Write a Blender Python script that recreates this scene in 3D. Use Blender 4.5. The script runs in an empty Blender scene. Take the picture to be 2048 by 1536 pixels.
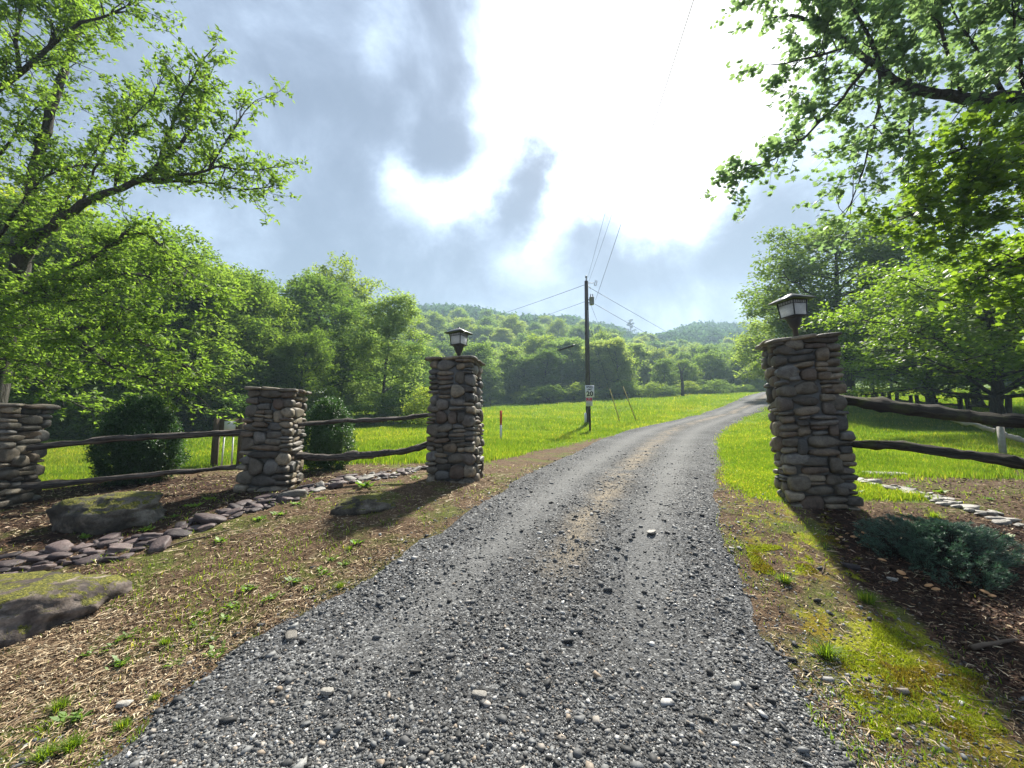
import bpy, bmesh, math, random
import numpy as np
from mathutils import Vector, Matrix, Euler
R = math.radians
PI = math.pi
# ------------------------------------------------------------------ camera, world, sun, exposure
scene = bpy.context.scene
col = scene.collection
EYE = 1.6
PITCH = R(6.0)
FPX = 769.0            # focal length in pixels of a 2048 px wide frame
cam_d = bpy.data.cameras.new('camera')
cam = bpy.data.objects.new('camera', cam_d)
col.objects.link(cam)
cam.location = (0, 0, EYE)
cam.rotation_euler = (R(90) + PITCH, 0, 0)
cam_d.sensor_width = 36.0
cam_d.lens = 36.0 * FPX / 2048.0
cam_d.clip_start = 0.05
cam_d.clip_end = 3000
scene.camera = cam

SUN_AZ = R(20.0)       # to the right of the view axis (+Y)
SUN_EL = R(47.0)
sdir = Vector((math.sin(SUN_AZ) * math.cos(SUN_EL), math.cos(SUN_AZ) * math.cos(SUN_EL), math.sin(SUN_EL)))
sun_d = bpy.data.lights.new('sun', 'SUN')
sun_d.energy = 5.0
sun_d.angle = R(2.5)
sun_d.color = (1.0, 0.95, 0.86)
sun = bpy.data.objects.new('sun', sun_d)
col.objects.link(sun)
sun.rotation_euler = sdir.to_track_quat('Z', 'Y').to_euler()
sun.location = (10, 30, 60)

scene.view_settings.view_transform = 'Standard'
scene.view_settings.look = 'None'
scene.view_settings.gamma = 1.0
scene.view_settings.exposure = 1.48
scene.render.engine = 'CYCLES'
cy = scene.cycles
cy.use_denoising = True
cy.max_bounces = 8
cy.diffuse_bounces = 5
cy.glossy_bounces = 2
cy.transmission_bounces = 4
cy.volume_bounces = 0
cy.transparent_max_bounces = 6
cy.caustics_reflective = False
cy.caustics_refractive = False
cy.sample_clamp_indirect = 6.0

def pix_dir(px, py):
    u = (px - 1024.0) / FPX
    v = (768.0 - py) / FPX
    c, s = math.cos(PITCH), math.sin(PITCH)
    return np.array([u, c - v * s, s + v * c])

def P(px, py, t):
    return np.array([0, 0, EYE]) + pix_dir(px, py) * t

def build_world():
    w = bpy.data.worlds.new('World')
    scene.world = w
    w.use_nodes = True
    nt = w.node_tree
    N, L = nt.nodes, nt.links
    N.clear()
    out = N.new('ShaderNodeOutputWorld')
    tc = N.new('ShaderNodeTexCoord')
    def math_(op, a, b=None, c=None, clamp=False):
        n = N.new('ShaderNodeMath'); n.operation = op; n.use_clamp = clamp
        for i, x in enumerate((a, b, c)):
            if x is None: continue
            if isinstance(x, (int, float)): n.inputs[i].default_value = x
            else: L.new(x, n.inputs[i])
        return n.outputs[0]
    nrm = N.new('ShaderNodeVectorMath'); nrm.operation = 'NORMALIZE'
    L.new(tc.outputs['Generated'], nrm.inputs[0])
    D = nrm.outputs[0]
    def noise(scale, detail, rough, vec, dist=0.0):
        n = N.new('ShaderNodeTexNoise'); n.inputs['Scale'].default_value = scale
        n.inputs['Detail'].default_value = detail; n.inputs['Roughness'].default_value = rough
        n.inputs['Distortion'].default_value = dist
        L.new(vec, n.inputs['Vector']); return n
    # warp the direction a little so that the cloud openings get ragged rims
    wn = noise(3.2, 8, 0.6, D)
    sub = N.new('ShaderNodeVectorMath'); sub.operation = 'SUBTRACT'
    L.new(wn.outputs['Color'], sub.inputs[0]); sub.inputs[1].default_value = (0.5, 0.5, 0.5)
    scl = N.new('ShaderNodeVectorMath'); scl.operation = 'SCALE'
    L.new(sub.outputs[0], scl.inputs[0]); scl.inputs['Scale'].default_value = 0.30
    add = N.new('ShaderNodeVectorMath'); add.operation = 'ADD'
    L.new(D, add.inputs[0]); L.new(scl.outputs[0], add.inputs[1])
    nr2 = N.new('ShaderNodeVectorMath'); nr2.operation = 'NORMALIZE'
    L.new(add.outputs[0], nr2.inputs[0])
    W = nr2.outputs[0]
    def lobe(px, py, rad, gain, vec):
        d = pix_dir(px, py); d = d / np.linalg.norm(d)
        dp = N.new('ShaderNodeVectorMath'); dp.operation = 'DOT_PRODUCT'
        L.new(vec, dp.inputs[0]); dp.inputs[1].default_value = tuple(d)
        k = 1.0 / (rad * rad)
        # gain * exp(-2k(1-dot))  ~ gaussian of angular radius rad
        e = math_('SUBTRACT', dp.outputs['Value'], 1.0)
        e = math_('MULTIPLY', e, 2.0 * k)
        e = math_('EXPONENT', e)
        return math_('MULTIPLY', e, gain)
    lobes = [(1230, -60, .27, 2.0), (1290, 150, .20, 1.5), (1290, 300, .13, 1.3), (1300, 405, .085, 1.0), (1090, 130, .12, 1.0), (1400, 60, .17, 1.0),
             (1250, 150, .55, .32), (905, 430, .085, 1.35), (960, 390, .08, 1.0), (805, 345, .06, .85), (770, 330, .05, .3), (1092, 487, .028, .8), (1120, 400, .045, .5),
             (1400, 330, .10, .9), (1190, 330, .08, .7), (1060, 270, .06, .5), (1440, 200, .11, .7),
             (1085, 350, .06, -1.7), (1030, 425, .065, -1.4), (1175, 440, .05, -.9), (960, 500, .1, -.8), (890, 270, .08, -1.0), (1500, 440, .11, -1.3),
             (1250, 530, .14, -.8), (700, 230, .12, -.35), (680, 540, .2, -.4), (620, 130, .14, -.2), (930, 60, .09, -.7),
             (860, 60, .12, -.2), (1500, 300, .05, -.2), (1250, 600, .05, .3), (1420, 590, .07, .35), (1500, 520, .05, .2), (500, 330, .15, .22),
             (400, 60, .2, -.1), (590, 440, .08, .3), (770, 110, .05, .35), (800, 200, .04, .3), (560, 250, .05, .15), (1560, 160, .07, -.35)]
    acc = None
    for l in lobes:
        v = lobe(l[0], l[1], l[2], l[3] * .62, W)
        acc = v if acc is None else math_('ADD', acc, v)
    n1 = noise(3.6, 10, 0.62, D, 0.3)
    n2 = noise(1.5, 3, 0.5, D)
    nn = math_('MULTIPLY', math_('SUBTRACT', n1.outputs['Fac'], 0.5), 1.9)
    nn2 = math_('MULTIPLY', math_('SUBTRACT', n2.outputs['Fac'], 0.5), 0.5)
    val = math_('ADD', math_('ADD', acc, nn), math_('ADD', nn2, 0.27))
    ramp = N.new('ShaderNodeValToRGB')
    L.new(math_('MULTIPLY', val, 0.5, clamp=True), ramp.inputs['Fac'])
    cr = ramp.color_ramp
    cr.interpolation = 'B_SPLINE'
    pts = [(0.0, (.10, .125, .185)), (.10, (.135, .165, .235)), (.20, (.205, .25, .34)), (.30, (.33, .40, .52)),
           (.42, (.50, .585, .71)), (.52, (.78, .83, .88)), (.62, (1.5, 1.5, 1.48)), (1.0, (5.5, 5.4, 5.1))]
    cr.elements[0].position = pts[0][0]; cr.elements[0].color = (*pts[0][1], 1)
    cr.elements[1].position = pts[-1][0]; cr.elements[1].color = (*pts[-1][1], 1)
    for p, c in pts[1:-1]:
        e = cr.elements.new(p); e.color = (*c, 1)
    sky = N.new('ShaderNodeTexSky'); sky.sky_type = 'NISHITA'; sky.sun_disc = False
    sky.sun_elevation = SUN_EL; sky.sun_rotation = SUN_AZ
    sky.air_density = 1.2; sky.dust_density = 1.5
    bg1 = N.new('ShaderNodeBackground'); bg1.inputs['Strength'].default_value = 0.06
    L.new(sky.outputs[0], bg1.inputs['Color'])
    bg2 = N.new('ShaderNodeBackground'); bg2.inputs['Strength'].default_value = 0.72
    L.new(ramp.outputs['Color'], bg2.inputs['Color'])
    mix = N.new('ShaderNodeMixShader'); mix.inputs[0].default_value = 0.9
    L.new(bg1.outputs[0], mix.inputs[1]); L.new(bg2.outputs[0], mix.inputs[2])
    L.new(mix.outputs[0], out.inputs['Surface'])
    w.cycles.sampling_method = 'MANUAL'
    w.cycles.sample_map_resolution = 512
build_world()

# ------------------------------------------------------------------ helpers
def vhash(ix, iy, iz, seed=0):
    h = (ix.astype(np.int64) * 374761393 + iy.astype(np.int64) * 668265263 + iz.astype(np.int64) * 2147483647 + seed * 974711) & 0x7fffffff
    h = ((h ^ (h >> 13)) * 1274126177) & 0x7fffffff
    h = h ^ (h >> 16)
    return (h & 0xffff) / 65535.0

def vnoise(x, y, z=None, seed=0):
    x = np.asarray(x, float); y = np.asarray(y, float)
    z = np.zeros_like(x) if z is None else np.asarray(z, float)
    ix, iy, iz = np.floor(x), np.floor(y), np.floor(z)
    fx, fy, fz = x - ix, y - iy, z - iz
    fx, fy, fz = [f * f * (3 - 2 * f) for f in (fx, fy, fz)]
    r = 0
    for dx in (0, 1):
        for dy in (0, 1):
            for dz in (0, 1):
                w = (fx if dx else 1 - fx) * (fy if dy else 1 - fy) * (fz if dz else 1 - fz)
                r = r + w * vhash(ix + dx, iy + dy, iz + dz, seed)
    return r

def fbm(x, y, z=None, seed=0, oct=4):
    r = 0; a = .5; f = 1.0
    for i in range(oct):
        r = r + a * (vnoise(np.asarray(x) * f, np.asarray(y) * f, None if z is None else np.asarray(z) * f, seed + i * 7) - .5)
        a *= .5; f *= 2.03
    return r

def sstep(a, b, x):
    t = np.clip((x - a) / (b - a), 0, 1)
    return t * t * (3 - 2 * t)

def raw_mesh(name, V, faces, mat=None, smooth=False):
    """faces: list of (n,k) int arrays, k may differ between arrays"""
    V = np.asarray(V, np.float32)
    me = bpy.data.meshes.new(name)
    me.vertices.add(len(V)); me.vertices.foreach_set('co', V.ravel())
    if not isinstance(faces, (list, tuple)): faces = [faces]
    faces = [np.asarray(f, np.int32) for f in faces if len(f)]
    nl = sum(f.size for f in faces); npoly = sum(len(f) for f in faces)
    me.loops.add(nl); me.polygons.add(npoly)
    me.loops.foreach_set('vertex_index', np.concatenate([f.ravel() for f in faces]))
    st = []; o = 0
    for f in faces:
        st.append(o + np.arange(len(f)) * f.shape[1]); o += f.size
    me.polygons.foreach_set('loop_start', np.concatenate(st).astype(np.int32))
    if smooth: me.polygons.foreach_set('use_smooth', np.ones(npoly, bool))
    me.update(calc_edges=True)
    if mat: me.materials.append(mat)
    return me

def link(name, me, parent=None):
    o = bpy.data.objects.new(name, me); col.objects.link(o)
    if parent is not None: o.parent = parent
    return o

def tag(o, label=None, cat=None, group=None, kind=None):
    if label: o['label'] = label
    if cat: o['category'] = cat
    if group: o['group'] = group
    if kind: o['kind'] = kind
    return o

def empty(name, loc, rz=0, label=None, cat=None, group=None):
    o = bpy.data.objects.new(name, None); col.objects.link(o)
    o.location = tuple(float(q) for q in loc); o.rotation_euler = (0, 0, rz)
    return tag(o, label, cat, group)

def copy_tree(src, loc, rz=0, s=1.0, label=None, group=None, tilt=None):
    r = src.copy(); col.objects.link(r)
    r.location = tuple(float(q) for q in loc); r.rotation_euler = (0, 0, rz) if tilt is None else (tilt[0], tilt[1], rz)
    r.scale = (s, s, s) if not isinstance(s, tuple) else s
    if label: r['label'] = label
    if group: r['group'] = group
    for ch in src.children:
        c = ch.copy(); col.objects.link(c); c.parent = r
        for g in ch.children:
            d = g.copy(); col.objects.link(d); d.parent = c
    return r

class MB:
    """collects shapes into one mesh"""
    def __init__(s): s.V = []; s.F = {}; s.n = 0
    def add(s, V, F):
        V = np.asarray(V, float)
        for f in (F if isinstance(F, list) else [F]):
            f = np.asarray(f)
            if len(f): s.F.setdefault(f.shape[1], []).append(f + s.n)
        s.V.append(V); s.n += len(V)
    def box(s, c, size, rot=None, bev=0.0):
        hx, hy, hz = [q / 2 for q in size]
        if bev <= 0:
            V = np.array([(x, y, z) for x in (-hx, hx) for y in (-hy, hy) for z in (-hz, hz)])
            F = [(0, 1, 3, 2), (4, 6, 7, 5), (0, 4, 5, 1), (2, 3, 7, 6), (0, 2, 6, 4), (1, 5, 7, 3)]
            V = V @ np.array(rot).T if rot is not None else V
            s.add(V + np.array(c), np.array(F)); return
        bm = bmesh.new(); bmesh.ops.create_cube(bm, size=1.0)
        for v in bm.verts: v.co = Vector((v.co.x * size[0], v.co.y * size[1], v.co.z * size[2]))
        bmesh.ops.bevel(bm, geom=bm.edges[:], offset=bev, segments=2, affect='EDGES')
        s.bm(bm, c, rot)
    def bm(s, bm, c=(0, 0, 0), rot=None):
        V = np.array([v.co[:] for v in bm.verts])
        if rot is not None: V = V @ np.array(rot).T
        bm.verts.index_update()
        fs = {}
        for f in bm.faces: fs.setdefault(len(f.verts), []).append([v.index for v in f.verts])
        bm.free()
        s.add(V + np.array(c), [np.array(x) for x in fs.values()])
    def tube(s, pts, rad, n=8, cap=True, jit=0.0, rng=None):
        pts = np.asarray(pts, float); m = len(pts)
        rad = np.broadcast_to(np.asarray(rad, float), (m,))
        T = np.gradient(pts, axis=0); T /= (np.linalg.norm(T, axis=1, keepdims=True) + 1e-9)
        a = np.array([0, 0, 1.0]) if abs(T[0, 2]) < .9 else np.array([1.0, 0, 0])
        U = np.cross(T[0], a); U /= np.linalg.norm(U)
        V = []
        for i in range(m):
            U = U - T[i] * np.dot(U, T[i]); U /= (np.linalg.norm(U) + 1e-9)
            W = np.cross(T[i], U)
            th = np.arange(n) * 2 * PI / n
            rr = rad[i] * (1 + (rng.uniform(-jit, jit, n) if rng is not None and jit else 0))
            V.append(pts[i] + (np.cos(th) * rr)[:, None] * U + (np.sin(th) * rr)[:, None] * W)
        V = np.concatenate(V)
        i = np.arange(m - 1)[:, None] * n; j = np.arange(n)[None, :]; k = (j + 1) % n
        F = np.stack([i + j, i + k, i + n + k, i + n + j], -1).reshape(-1, 4)
        fs = [F]
        if cap:
            V = np.concatenate([V, pts[:1], pts[-1:]])
            c0, c1 = m * n, m * n + 1
            jj = np.arange(n); kk = (jj + 1) % n
            fs.append(np.stack([kk, jj, np.full(n, c0)], -1))
            fs.append(np.stack([(m - 1) * n + jj, (m - 1) * n + kk, np.full(n, c1)], -1))
        s.add(V, fs)
    def lathe(s, prof, c=(0, 0, 0), n=16):
        prof = np.asarray(prof, float); m = len(prof)
        th = np.arange(n) * 2 * PI / n
        V = np.stack([prof[:, 0:1] * np.cos(th), prof[:, 0:1] * np.sin(th), np.repeat(prof[:, 1:2], n, 1)], -1).reshape(-1, 3)
        i = np.arange(m - 1)[:, None] * n; j = np.arange(n)[None, :]; k = (j + 1) % n
        F = np.stack([i + j, i + k, i + n + k, i + n + j], -1).reshape(-1, 4)
        s.add(V + np.array(c), F)
    def mesh(s, name, mat, smooth=False):
        return raw_mesh(name, np.concatenate(s.V), [np.concatenate(f) for f in s.F.values()], mat, smooth)
    def build(s, name, mat, parent=None, smooth=False):
        return link(name, s.mesh(name, mat, smooth), parent)

def rotz(a):
    c, s_ = math.cos(a), math.sin(a)
    return np.array([[c, -s_, 0], [s_, c, 0], [0, 0, 1.0]])

def eul(x, y, z): return np.array(Euler((x, y, z)).to_matrix())

def ico(sub):
    bm = bmesh.new(); bmesh.ops.create_icosphere(bm, subdivisions=sub, radius=1.0)
    V = np.array([v.co[:] for v in bm.verts]); bm.verts.index_update()
    F = np.array([[v.index for v in f.verts] for f in bm.faces]); bm.free()
    return V, F
ICO1, ICO2, ICO3, ICO4 = ico(1), ico(2), ico(3), ico(5)

# ------------------------------------------------------------------ materials
def new_mat(name):
    m = bpy.data.materials.new(name); m.use_nodes = True
    nt = m.node_tree; nt.nodes.clear()
    return m, nt.nodes, nt.links

class NT:
    def __init__(s, name):
        s.m, s.N, s.L = new_mat(name)
        s.out = s.N.new('ShaderNodeOutputMaterial')
    def node(s, t, **kw):
        n = s.N.new(t)
        for k, v in kw.items():
            if k in n.inputs.keys() if hasattr(n.inputs, 'keys') else False:
                s.set(n.inputs[k], v)
            else: setattr(n, k, v)
        return n
    def set(s, inp, v):
        if hasattr(v, 'is_linked') or isinstance(v, bpy.types.NodeSocket): s.L.new(v, inp)
        elif isinstance(v, (tuple, list)) and len(v) == 3 and inp.type == 'RGBA': inp.default_value = (*v, 1)
        else: inp.default_value = v
    def coord(s, which='Object'): return s.N.new('ShaderNodeTexCoord').outputs[which]
    def pos(s): return s.N.new('ShaderNodeNewGeometry').outputs['Position']
    def noise(s, vec, scale, detail=4, rough=.55, dist=0.0, color=False):
        n = s.N.new('ShaderNodeTexNoise'); s.L.new(vec, n.inputs['Vector'])
        n.inputs['Scale'].default_value = scale; n.inputs['Detail'].default_value = detail
        n.inputs['Roughness'].default_value = rough; n.inputs['Distortion'].default_value = dist
        return n.outputs['Color' if color else 'Fac']
    def voro(s, vec, scale, feature='F1', out='Distance', rnd=1.0):
        n = s.N.new('ShaderNodeTexVoronoi'); n.feature = feature; s.L.new(vec, n.inputs['Vector'])
        n.inputs['Scale'].default_value = scale; n.inputs['Randomness'].default_value = rnd
        return n.outputs[out]
    def ramp(s, fac, pts, interp='LINEAR'):
        n = s.N.new('ShaderNodeValToRGB'); s.L.new(fac, n.inputs['Fac']); cr = n.color_ramp; cr.interpolation = interp
        def c4(c): return (c, c, c, 1) if isinstance(c, (int, float)) else (*c, 1)
        cr.elements[0].position = pts[0][0]; cr.elements[0].color = c4(pts[0][1])
        cr.elements[1].position = pts[-1][0]; cr.elements[1].color = c4(pts[-1][1])
        for p, c in pts[1:-1]:
            e = cr.elements.new(p); e.color = c4(c)
        return n.outputs['Color']
    def mix(s, f, a, b, mode='MIX'):
        n = s.N.new('ShaderNodeMix'); n.data_type = 'RGBA'; n.blend_type = mode
        s.set(n.inputs[0], f); s.set(n.inputs[6], a); s.set(n.inputs[7], b)
        return n.outputs[2]
    def math(s, op, a, b=None, clamp=False):
        n = s.N.new('ShaderNodeMath'); n.operation = op; n.use_clamp = clamp
        s.set(n.inputs[0], a)
        if b is not None: s.set(n.inputs[1], b)
        return n.outputs[0]
    def attr(s, name, out='Color'):
        n = s.N.new('ShaderNodeAttribute'); n.attribute_name = name; return n.outputs[out]
    def sep(s, c):
        n = s.N.new('ShaderNodeSeparateColor'); s.L.new(c, n.inputs[0]); return n.outputs
    def island(s): return s.N.new('ShaderNodeNewGeometry').outputs['Random Per Island']
    def objrand(s): return s.N.new('ShaderNodeObjectInfo').outputs['Random']
    def bump(s, h, strength=.5, dist=.02, normal=None):
        n = s.N.new('ShaderNodeBump'); s.L.new(h, n.inputs['Height']); n.inputs['Strength'].default_value = strength
        n.inputs['Distance'].default_value = dist
        if normal is not None: s.L.new(normal, n.inputs['Normal'])
        return n.outputs[0]
    def pbr(s, color, rough=.8, normal=None, spec=.3, metal=0.0):
        b = s.N.new('ShaderNodeBsdfPrincipled'); s.set(b.inputs['Base Color'], color)
        s.set(b.inputs['Roughness'], rough); b.inputs['Specular IOR Level'].default_value = spec
        b.inputs['Metallic'].default_value = metal
        if normal is not None: s.L.new(normal, b.inputs['Normal'])
        return b.outputs[0]
    def finish(s, shader):
        s.L.new(shader, s.out.inputs['Surface']); return s.m

def simple(name, color, rough=.7, spec=.3, metal=0.0, var=.15, scale=30.0):
    t = NT(name)
    n = t.noise(t.coord(), scale, 5, .6)
    c = t.mix(n, tuple(q * (1 - var * 1.5) for q in color), tuple(min(1, q * (1 + var * 1.5)) for q in color))
    return t.finish(t.pbr(c, rough, t.bump(n, .25, .01), spec, metal))

def leaf_mat(name, c_lo, c_hi, trans, tfac=.5, objvar=.25, rough=.5, spec=.35):
    t = NT(name)
    isl = t.island()
    c = t.ramp(isl, [(0, c_lo), (.55, tuple((a + b) / 2 for a, b in zip(c_lo, c_hi))), (1, c_hi)])
    if objvar:
        o = t.objrand()
        k = t.ramp(o, [(0, (1 - objvar, 1 - objvar * .8, 1 - objvar * .5)), (.5, (1, 1, 1)), (1, (1 + objvar * 1.2, 1 + objvar * .5, 1 - objvar * .2))])
        c = t.mix(1.0, c, k, 'MULTIPLY')
    d = t.pbr(c, rough, None, spec)
    tr = t.N.new('ShaderNodeBsdfTranslucent')
    ct = t.mix(1.0, c, trans, 'MULTIPLY')
    t.L.new(ct, tr.inputs['Color'])
    mx = t.N.new('ShaderNodeMixShader'); mx.inputs[0].default_value = tfac
    t.L.new(d, mx.inputs[1]); t.L.new(tr.outputs[0], mx.inputs[2])
    return t.finish(mx.outputs[0])

M = {}
M['leaf_near'] = leaf_mat('leaf_near', (.075, .135, .024), (.15, .225, .04), (2.4, 2.4, 1.3), .5, 0, .6, .25)
M['leaf_oak'] = leaf_mat('leaf_oak', (.075, .12, .05), (.13, .185, .07), (2.2, 2.3, 1.8), .6, 0, .5, .4)
M['leaf_maple'] = leaf_mat('leaf_maple', (.07, .13, .02), (.13, .20, .03), (2.5, 2.4, 1.0), .5, 0, .5, .3)
M['leaf_wood'] = leaf_mat('leaf_wood', (.075, .135, .024), (.155, .225, .042), (2.4, 2.3, 1.2), .5, .35, .75, .15)
M['leaf_pale'] = leaf_mat('leaf_pale', (.11, .17, .05), (.19, .25, .075), (2.2, 2.2, 1.3), .55, .25, .75, .15)
M['leaf_dark'] = leaf_mat('leaf_dark', (.065, .12, .028), (.12, .18, .045), (1.9, 2.1, 1.1), .45, .25, .75, .15)
M['leaf_ridge'] = leaf_mat('leaf_ridge', (.045, .09, .03), (.08, .14, .045), (1.6, 1.8, 1.2), .35, 0, .9, .0)
M['leaf_box'] = leaf_mat('leaf_box', (.025, .06, .018), (.06, .115, .03), (1.7, 2.0, .9), .3, .1, .45, .4)
M['leaf_juniper'] = leaf_mat('leaf_juniper', (.055, .10, .075), (.11, .18, .125), (1.0, 1.4, .8), .2, 0, .6)
M['leaf_weed'] = leaf_mat('leaf_weed', (.08, .15, .02), (.16, .27, .04), (2.0, 2.0, .8), .4, .1)
M['pine'] = leaf_mat('pine', (.012, .03, .012), (.03, .055, .02), (1, 1, 1), .1, 0)

def bark_mat(name, a, b):
    t = NT(name)
    mp = t.N.new('ShaderNodeMapping'); mp.inputs['Scale'].default_value = (14, 14, 2.2)
    t.L.new(t.coord(), mp.inputs['Vector'])
    n = t.noise(mp.outputs[0], 1.5, 6, .65, .6)
    c = t.ramp(n, [(.3, a), (.7, b)])
    return t.finish(t.pbr(c, .9, t.bump(n, .9, .05), .15))
M['bark'] = bark_mat('bark', (.022, .017, .013), (.085, .072, .058))
M['bark_grey'] = bark_mat('bark_grey', (.03, .027, .023), (.10, .092, .08))

def grass_mat():
    t = NT('grass_blades')
    isl = t.island()
    p = t.pos()
    n = t.noise(p, .16, 3, .5)
    base = t.ramp(n, [(.3, (.095, .17, .022)), (.5, (.15, .24, .028)), (.72, (.215, .275, .042))])
    base = t.mix(1.0, base, t.ramp(t.noise(p, 1.1, 5, .65), [(.32, (.62, .70, .62)), (.5, (.95, .96, .95)), (.7, (1.2, 1.08, 1.1))]), 'MULTIPLY')
    k = t.ramp(isl, [(0, (.6, .65, .6)), (.7, (1, 1, 1)), (.88, (1.1, 1.05, 1)), (.93, (1.8, 1.15, 1.8)), (1, (2.6, 1.7, 3.0))])
    c = t.mix(1.0, base, k, 'MULTIPLY')
    d = t.pbr(c, .55, None, .3)
    tr = t.N.new('ShaderNodeBsdfTranslucent')
    t.L.new(t.mix(1.0, c, (2.0, 1.9, .7), 'MULTIPLY'), tr.inputs['Color'])
    mx = t.N.new('ShaderNodeMixShader'); mx.inputs[0].default_value = .5
    t.L.new(d, mx.inputs[1]); t.L.new(tr.outputs[0], mx.inputs[2])
    return t.finish(mx.outputs[0])
M['grass'] = grass_mat()

def litter_mat():
    t = NT('litter')
    c = t.ramp(t.island(), [(0, (.05, .03, .018)), (.3, (.12, .075, .045)), (.55, (.25, .175, .105)), (.8, (.40, .31, .19)), (1, (.58, .49, .34))])
    return t.finish(t.pbr(c, .85, None, .15))
M['litter'] = litter_mat()

def chips_mat():
    t = NT('bark_chips')
    c = t.ramp(t.island(), [(0, (.012, .007, .005)), (.5, (.04, .02, .012)), (.8, (.085, .043, .025)), (.94, (.17, .09, .05)), (1, (.36, .27, .2))])
    return t.finish(t.pbr(c, .85, None, .2))
M['chips'] = chips_mat()

def stone_mat(name, cols, mottling=.4, rough=.75, island=True, moss=0.0, scale=9.0, mossx=.16):
    t = NT(name)
    co = t.coord()
    n1 = t.noise(co, scale, 6, .62, .4)
    n2 = t.noise(co, scale * 6, 4, .6)
    if island:
        k = len(cols) - 1
        c = t.ramp(t.island(), [(i / k, q) for i, q in enumerate(cols)])
    else:
        k = len(cols) - 1
        c = t.ramp(t.noise(co, scale * .35, 5, .6, .3), [(.3 + .4 * i / k, q) for i, q in enumerate(cols)])
    c = t.mix(1.0, c, t.ramp(n1, [(.3, (1 - mottling,) * 3), (.5, (1, 1, 1)), (.72, (1 + mottling * .9,) * 3)]), 'MULTIPLY')
    c = t.mix(1.0, c, t.ramp(n2, [(.35, (.8,) * 3), (.65, (1.18,) * 3)]), 'MULTIPLY')
    h = t.math('ADD', n1, t.math('MULTIPLY', n2, .35))
    if moss:
        g = t.N.new('ShaderNodeNewGeometry')
        sx = t.N.new('ShaderNodeSeparateXYZ'); t.L.new(g.outputs['Normal'], sx.inputs[0])
        mm = t.math('ADD', t.math('MULTIPLY', sx.outputs['Z'], .55), t.math('MULTIPLY', t.noise(co, 4.2, 9, .78, .8), 1.7))
        mask = t.ramp(t.math('MULTIPLY', mm, .5), [((1.49 - moss * .25) * .5, 0.0), ((1.57 - moss * .25) * .5, 1.0)])
        mn = t.noise(co, 55, 4, .6)
        mc = t.ramp(mn, [(.3, (.03, .033, .006)), (.5, (.085, .085, .01)), (.72, (.24, .22, .025))])
        c = t.mix(mask, c, mc)
        h = t.mix(mask, h, t.ramp(mn, [(.3, 0.2), (.7, 1.6)]))
    return t.finish(t.pbr(c, rough, t.bump(h, .6, .015), .3))
M['stonework'] = stone_mat('stonework', [(.045, .038, .030), (.14, .12, .088), (.065, .058, .048), (.20, .16, .105), (.10, .07, .048), (.16, .15, .13), (.055, .054, .050), (.26, .22, .155), (.12, .092, .065)], .5, .6, True, 0, 11)
M['mortar'] = simple('mortar', (.17, .17, .16), .9, .1, 0, .3, 22)
M['boulder'] = stone_mat('boulder', [(.02, .017, .013), (.065, .056, .042), (.19, .17, .135)], .65, .85, False, .95, 9)
M['slab_rock'] = stone_mat('slab_rock', [(.016, .012, .010), (.06, .046, .038), (.21, .17, .14)], .7, .8, False, .85, 9)
M['purple_stone'] = stone_mat('purple_stone', [(.075, .045, .045), (.14, .10, .095)], .35, .55, True, 0, 6)
M['grey_stone'] = stone_mat('grey_stone', [(.13, .12, .10), (.24, .22, .18)], .3, .6, True, 0, 6)

def riverstone(name, a, b):
    t = NT(name); co = t.coord(); o = t.objrand()
    c = t.ramp(o, [(0, a), (.5, tuple((x + y) / 2 for x, y in zip(a, b))), (1, b)])
    n1 = t.noise(co, 3, 6, .6, .4); n2 = t.noise(co, 22, 4, .6)
    c = t.mix(1.0, c, t.ramp(n1, [(.3, (.6,) * 3), (.7, (1.35,) * 3)]), 'MULTIPLY')
    return t.finish(t.pbr(c, .6, t.bump(t.math('ADD', n1, t.math('MULTIPLY', n2, .3)), .4, .02), .35))
M['river_dark'] = riverstone('river_dark', (.022, .015, .016), (.12, .088, .082))
M['river_pale'] = riverstone('river_pale', (.11, .10, .085), (.33, .31, .27))

def gravel_mat():
    t = NT('gravel_stones')
    c = t.ramp(t.island(), [(0, (.022, .022, .021)), (.28, (.053, .053, .052)), (.52, (.096, .097, .095)), (.76, (.155, .157, .154)), (.87, (.225, .225, .215)), (.93, (.24, .185, .13)), (.95, (.32, .31, .295)), (1, (.52, .51, .48))])
    n = t.noise(t.coord(), 120, 3, .6)
    c = t.mix(1.0, c, t.ramp(n, [(.3, (.75,) * 3), (.7, (1.25,) * 3)]), 'MULTIPLY')
    return t.finish(t.pbr(c, .68, None, .3))
M['gravel'] = gravel_mat()

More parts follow.
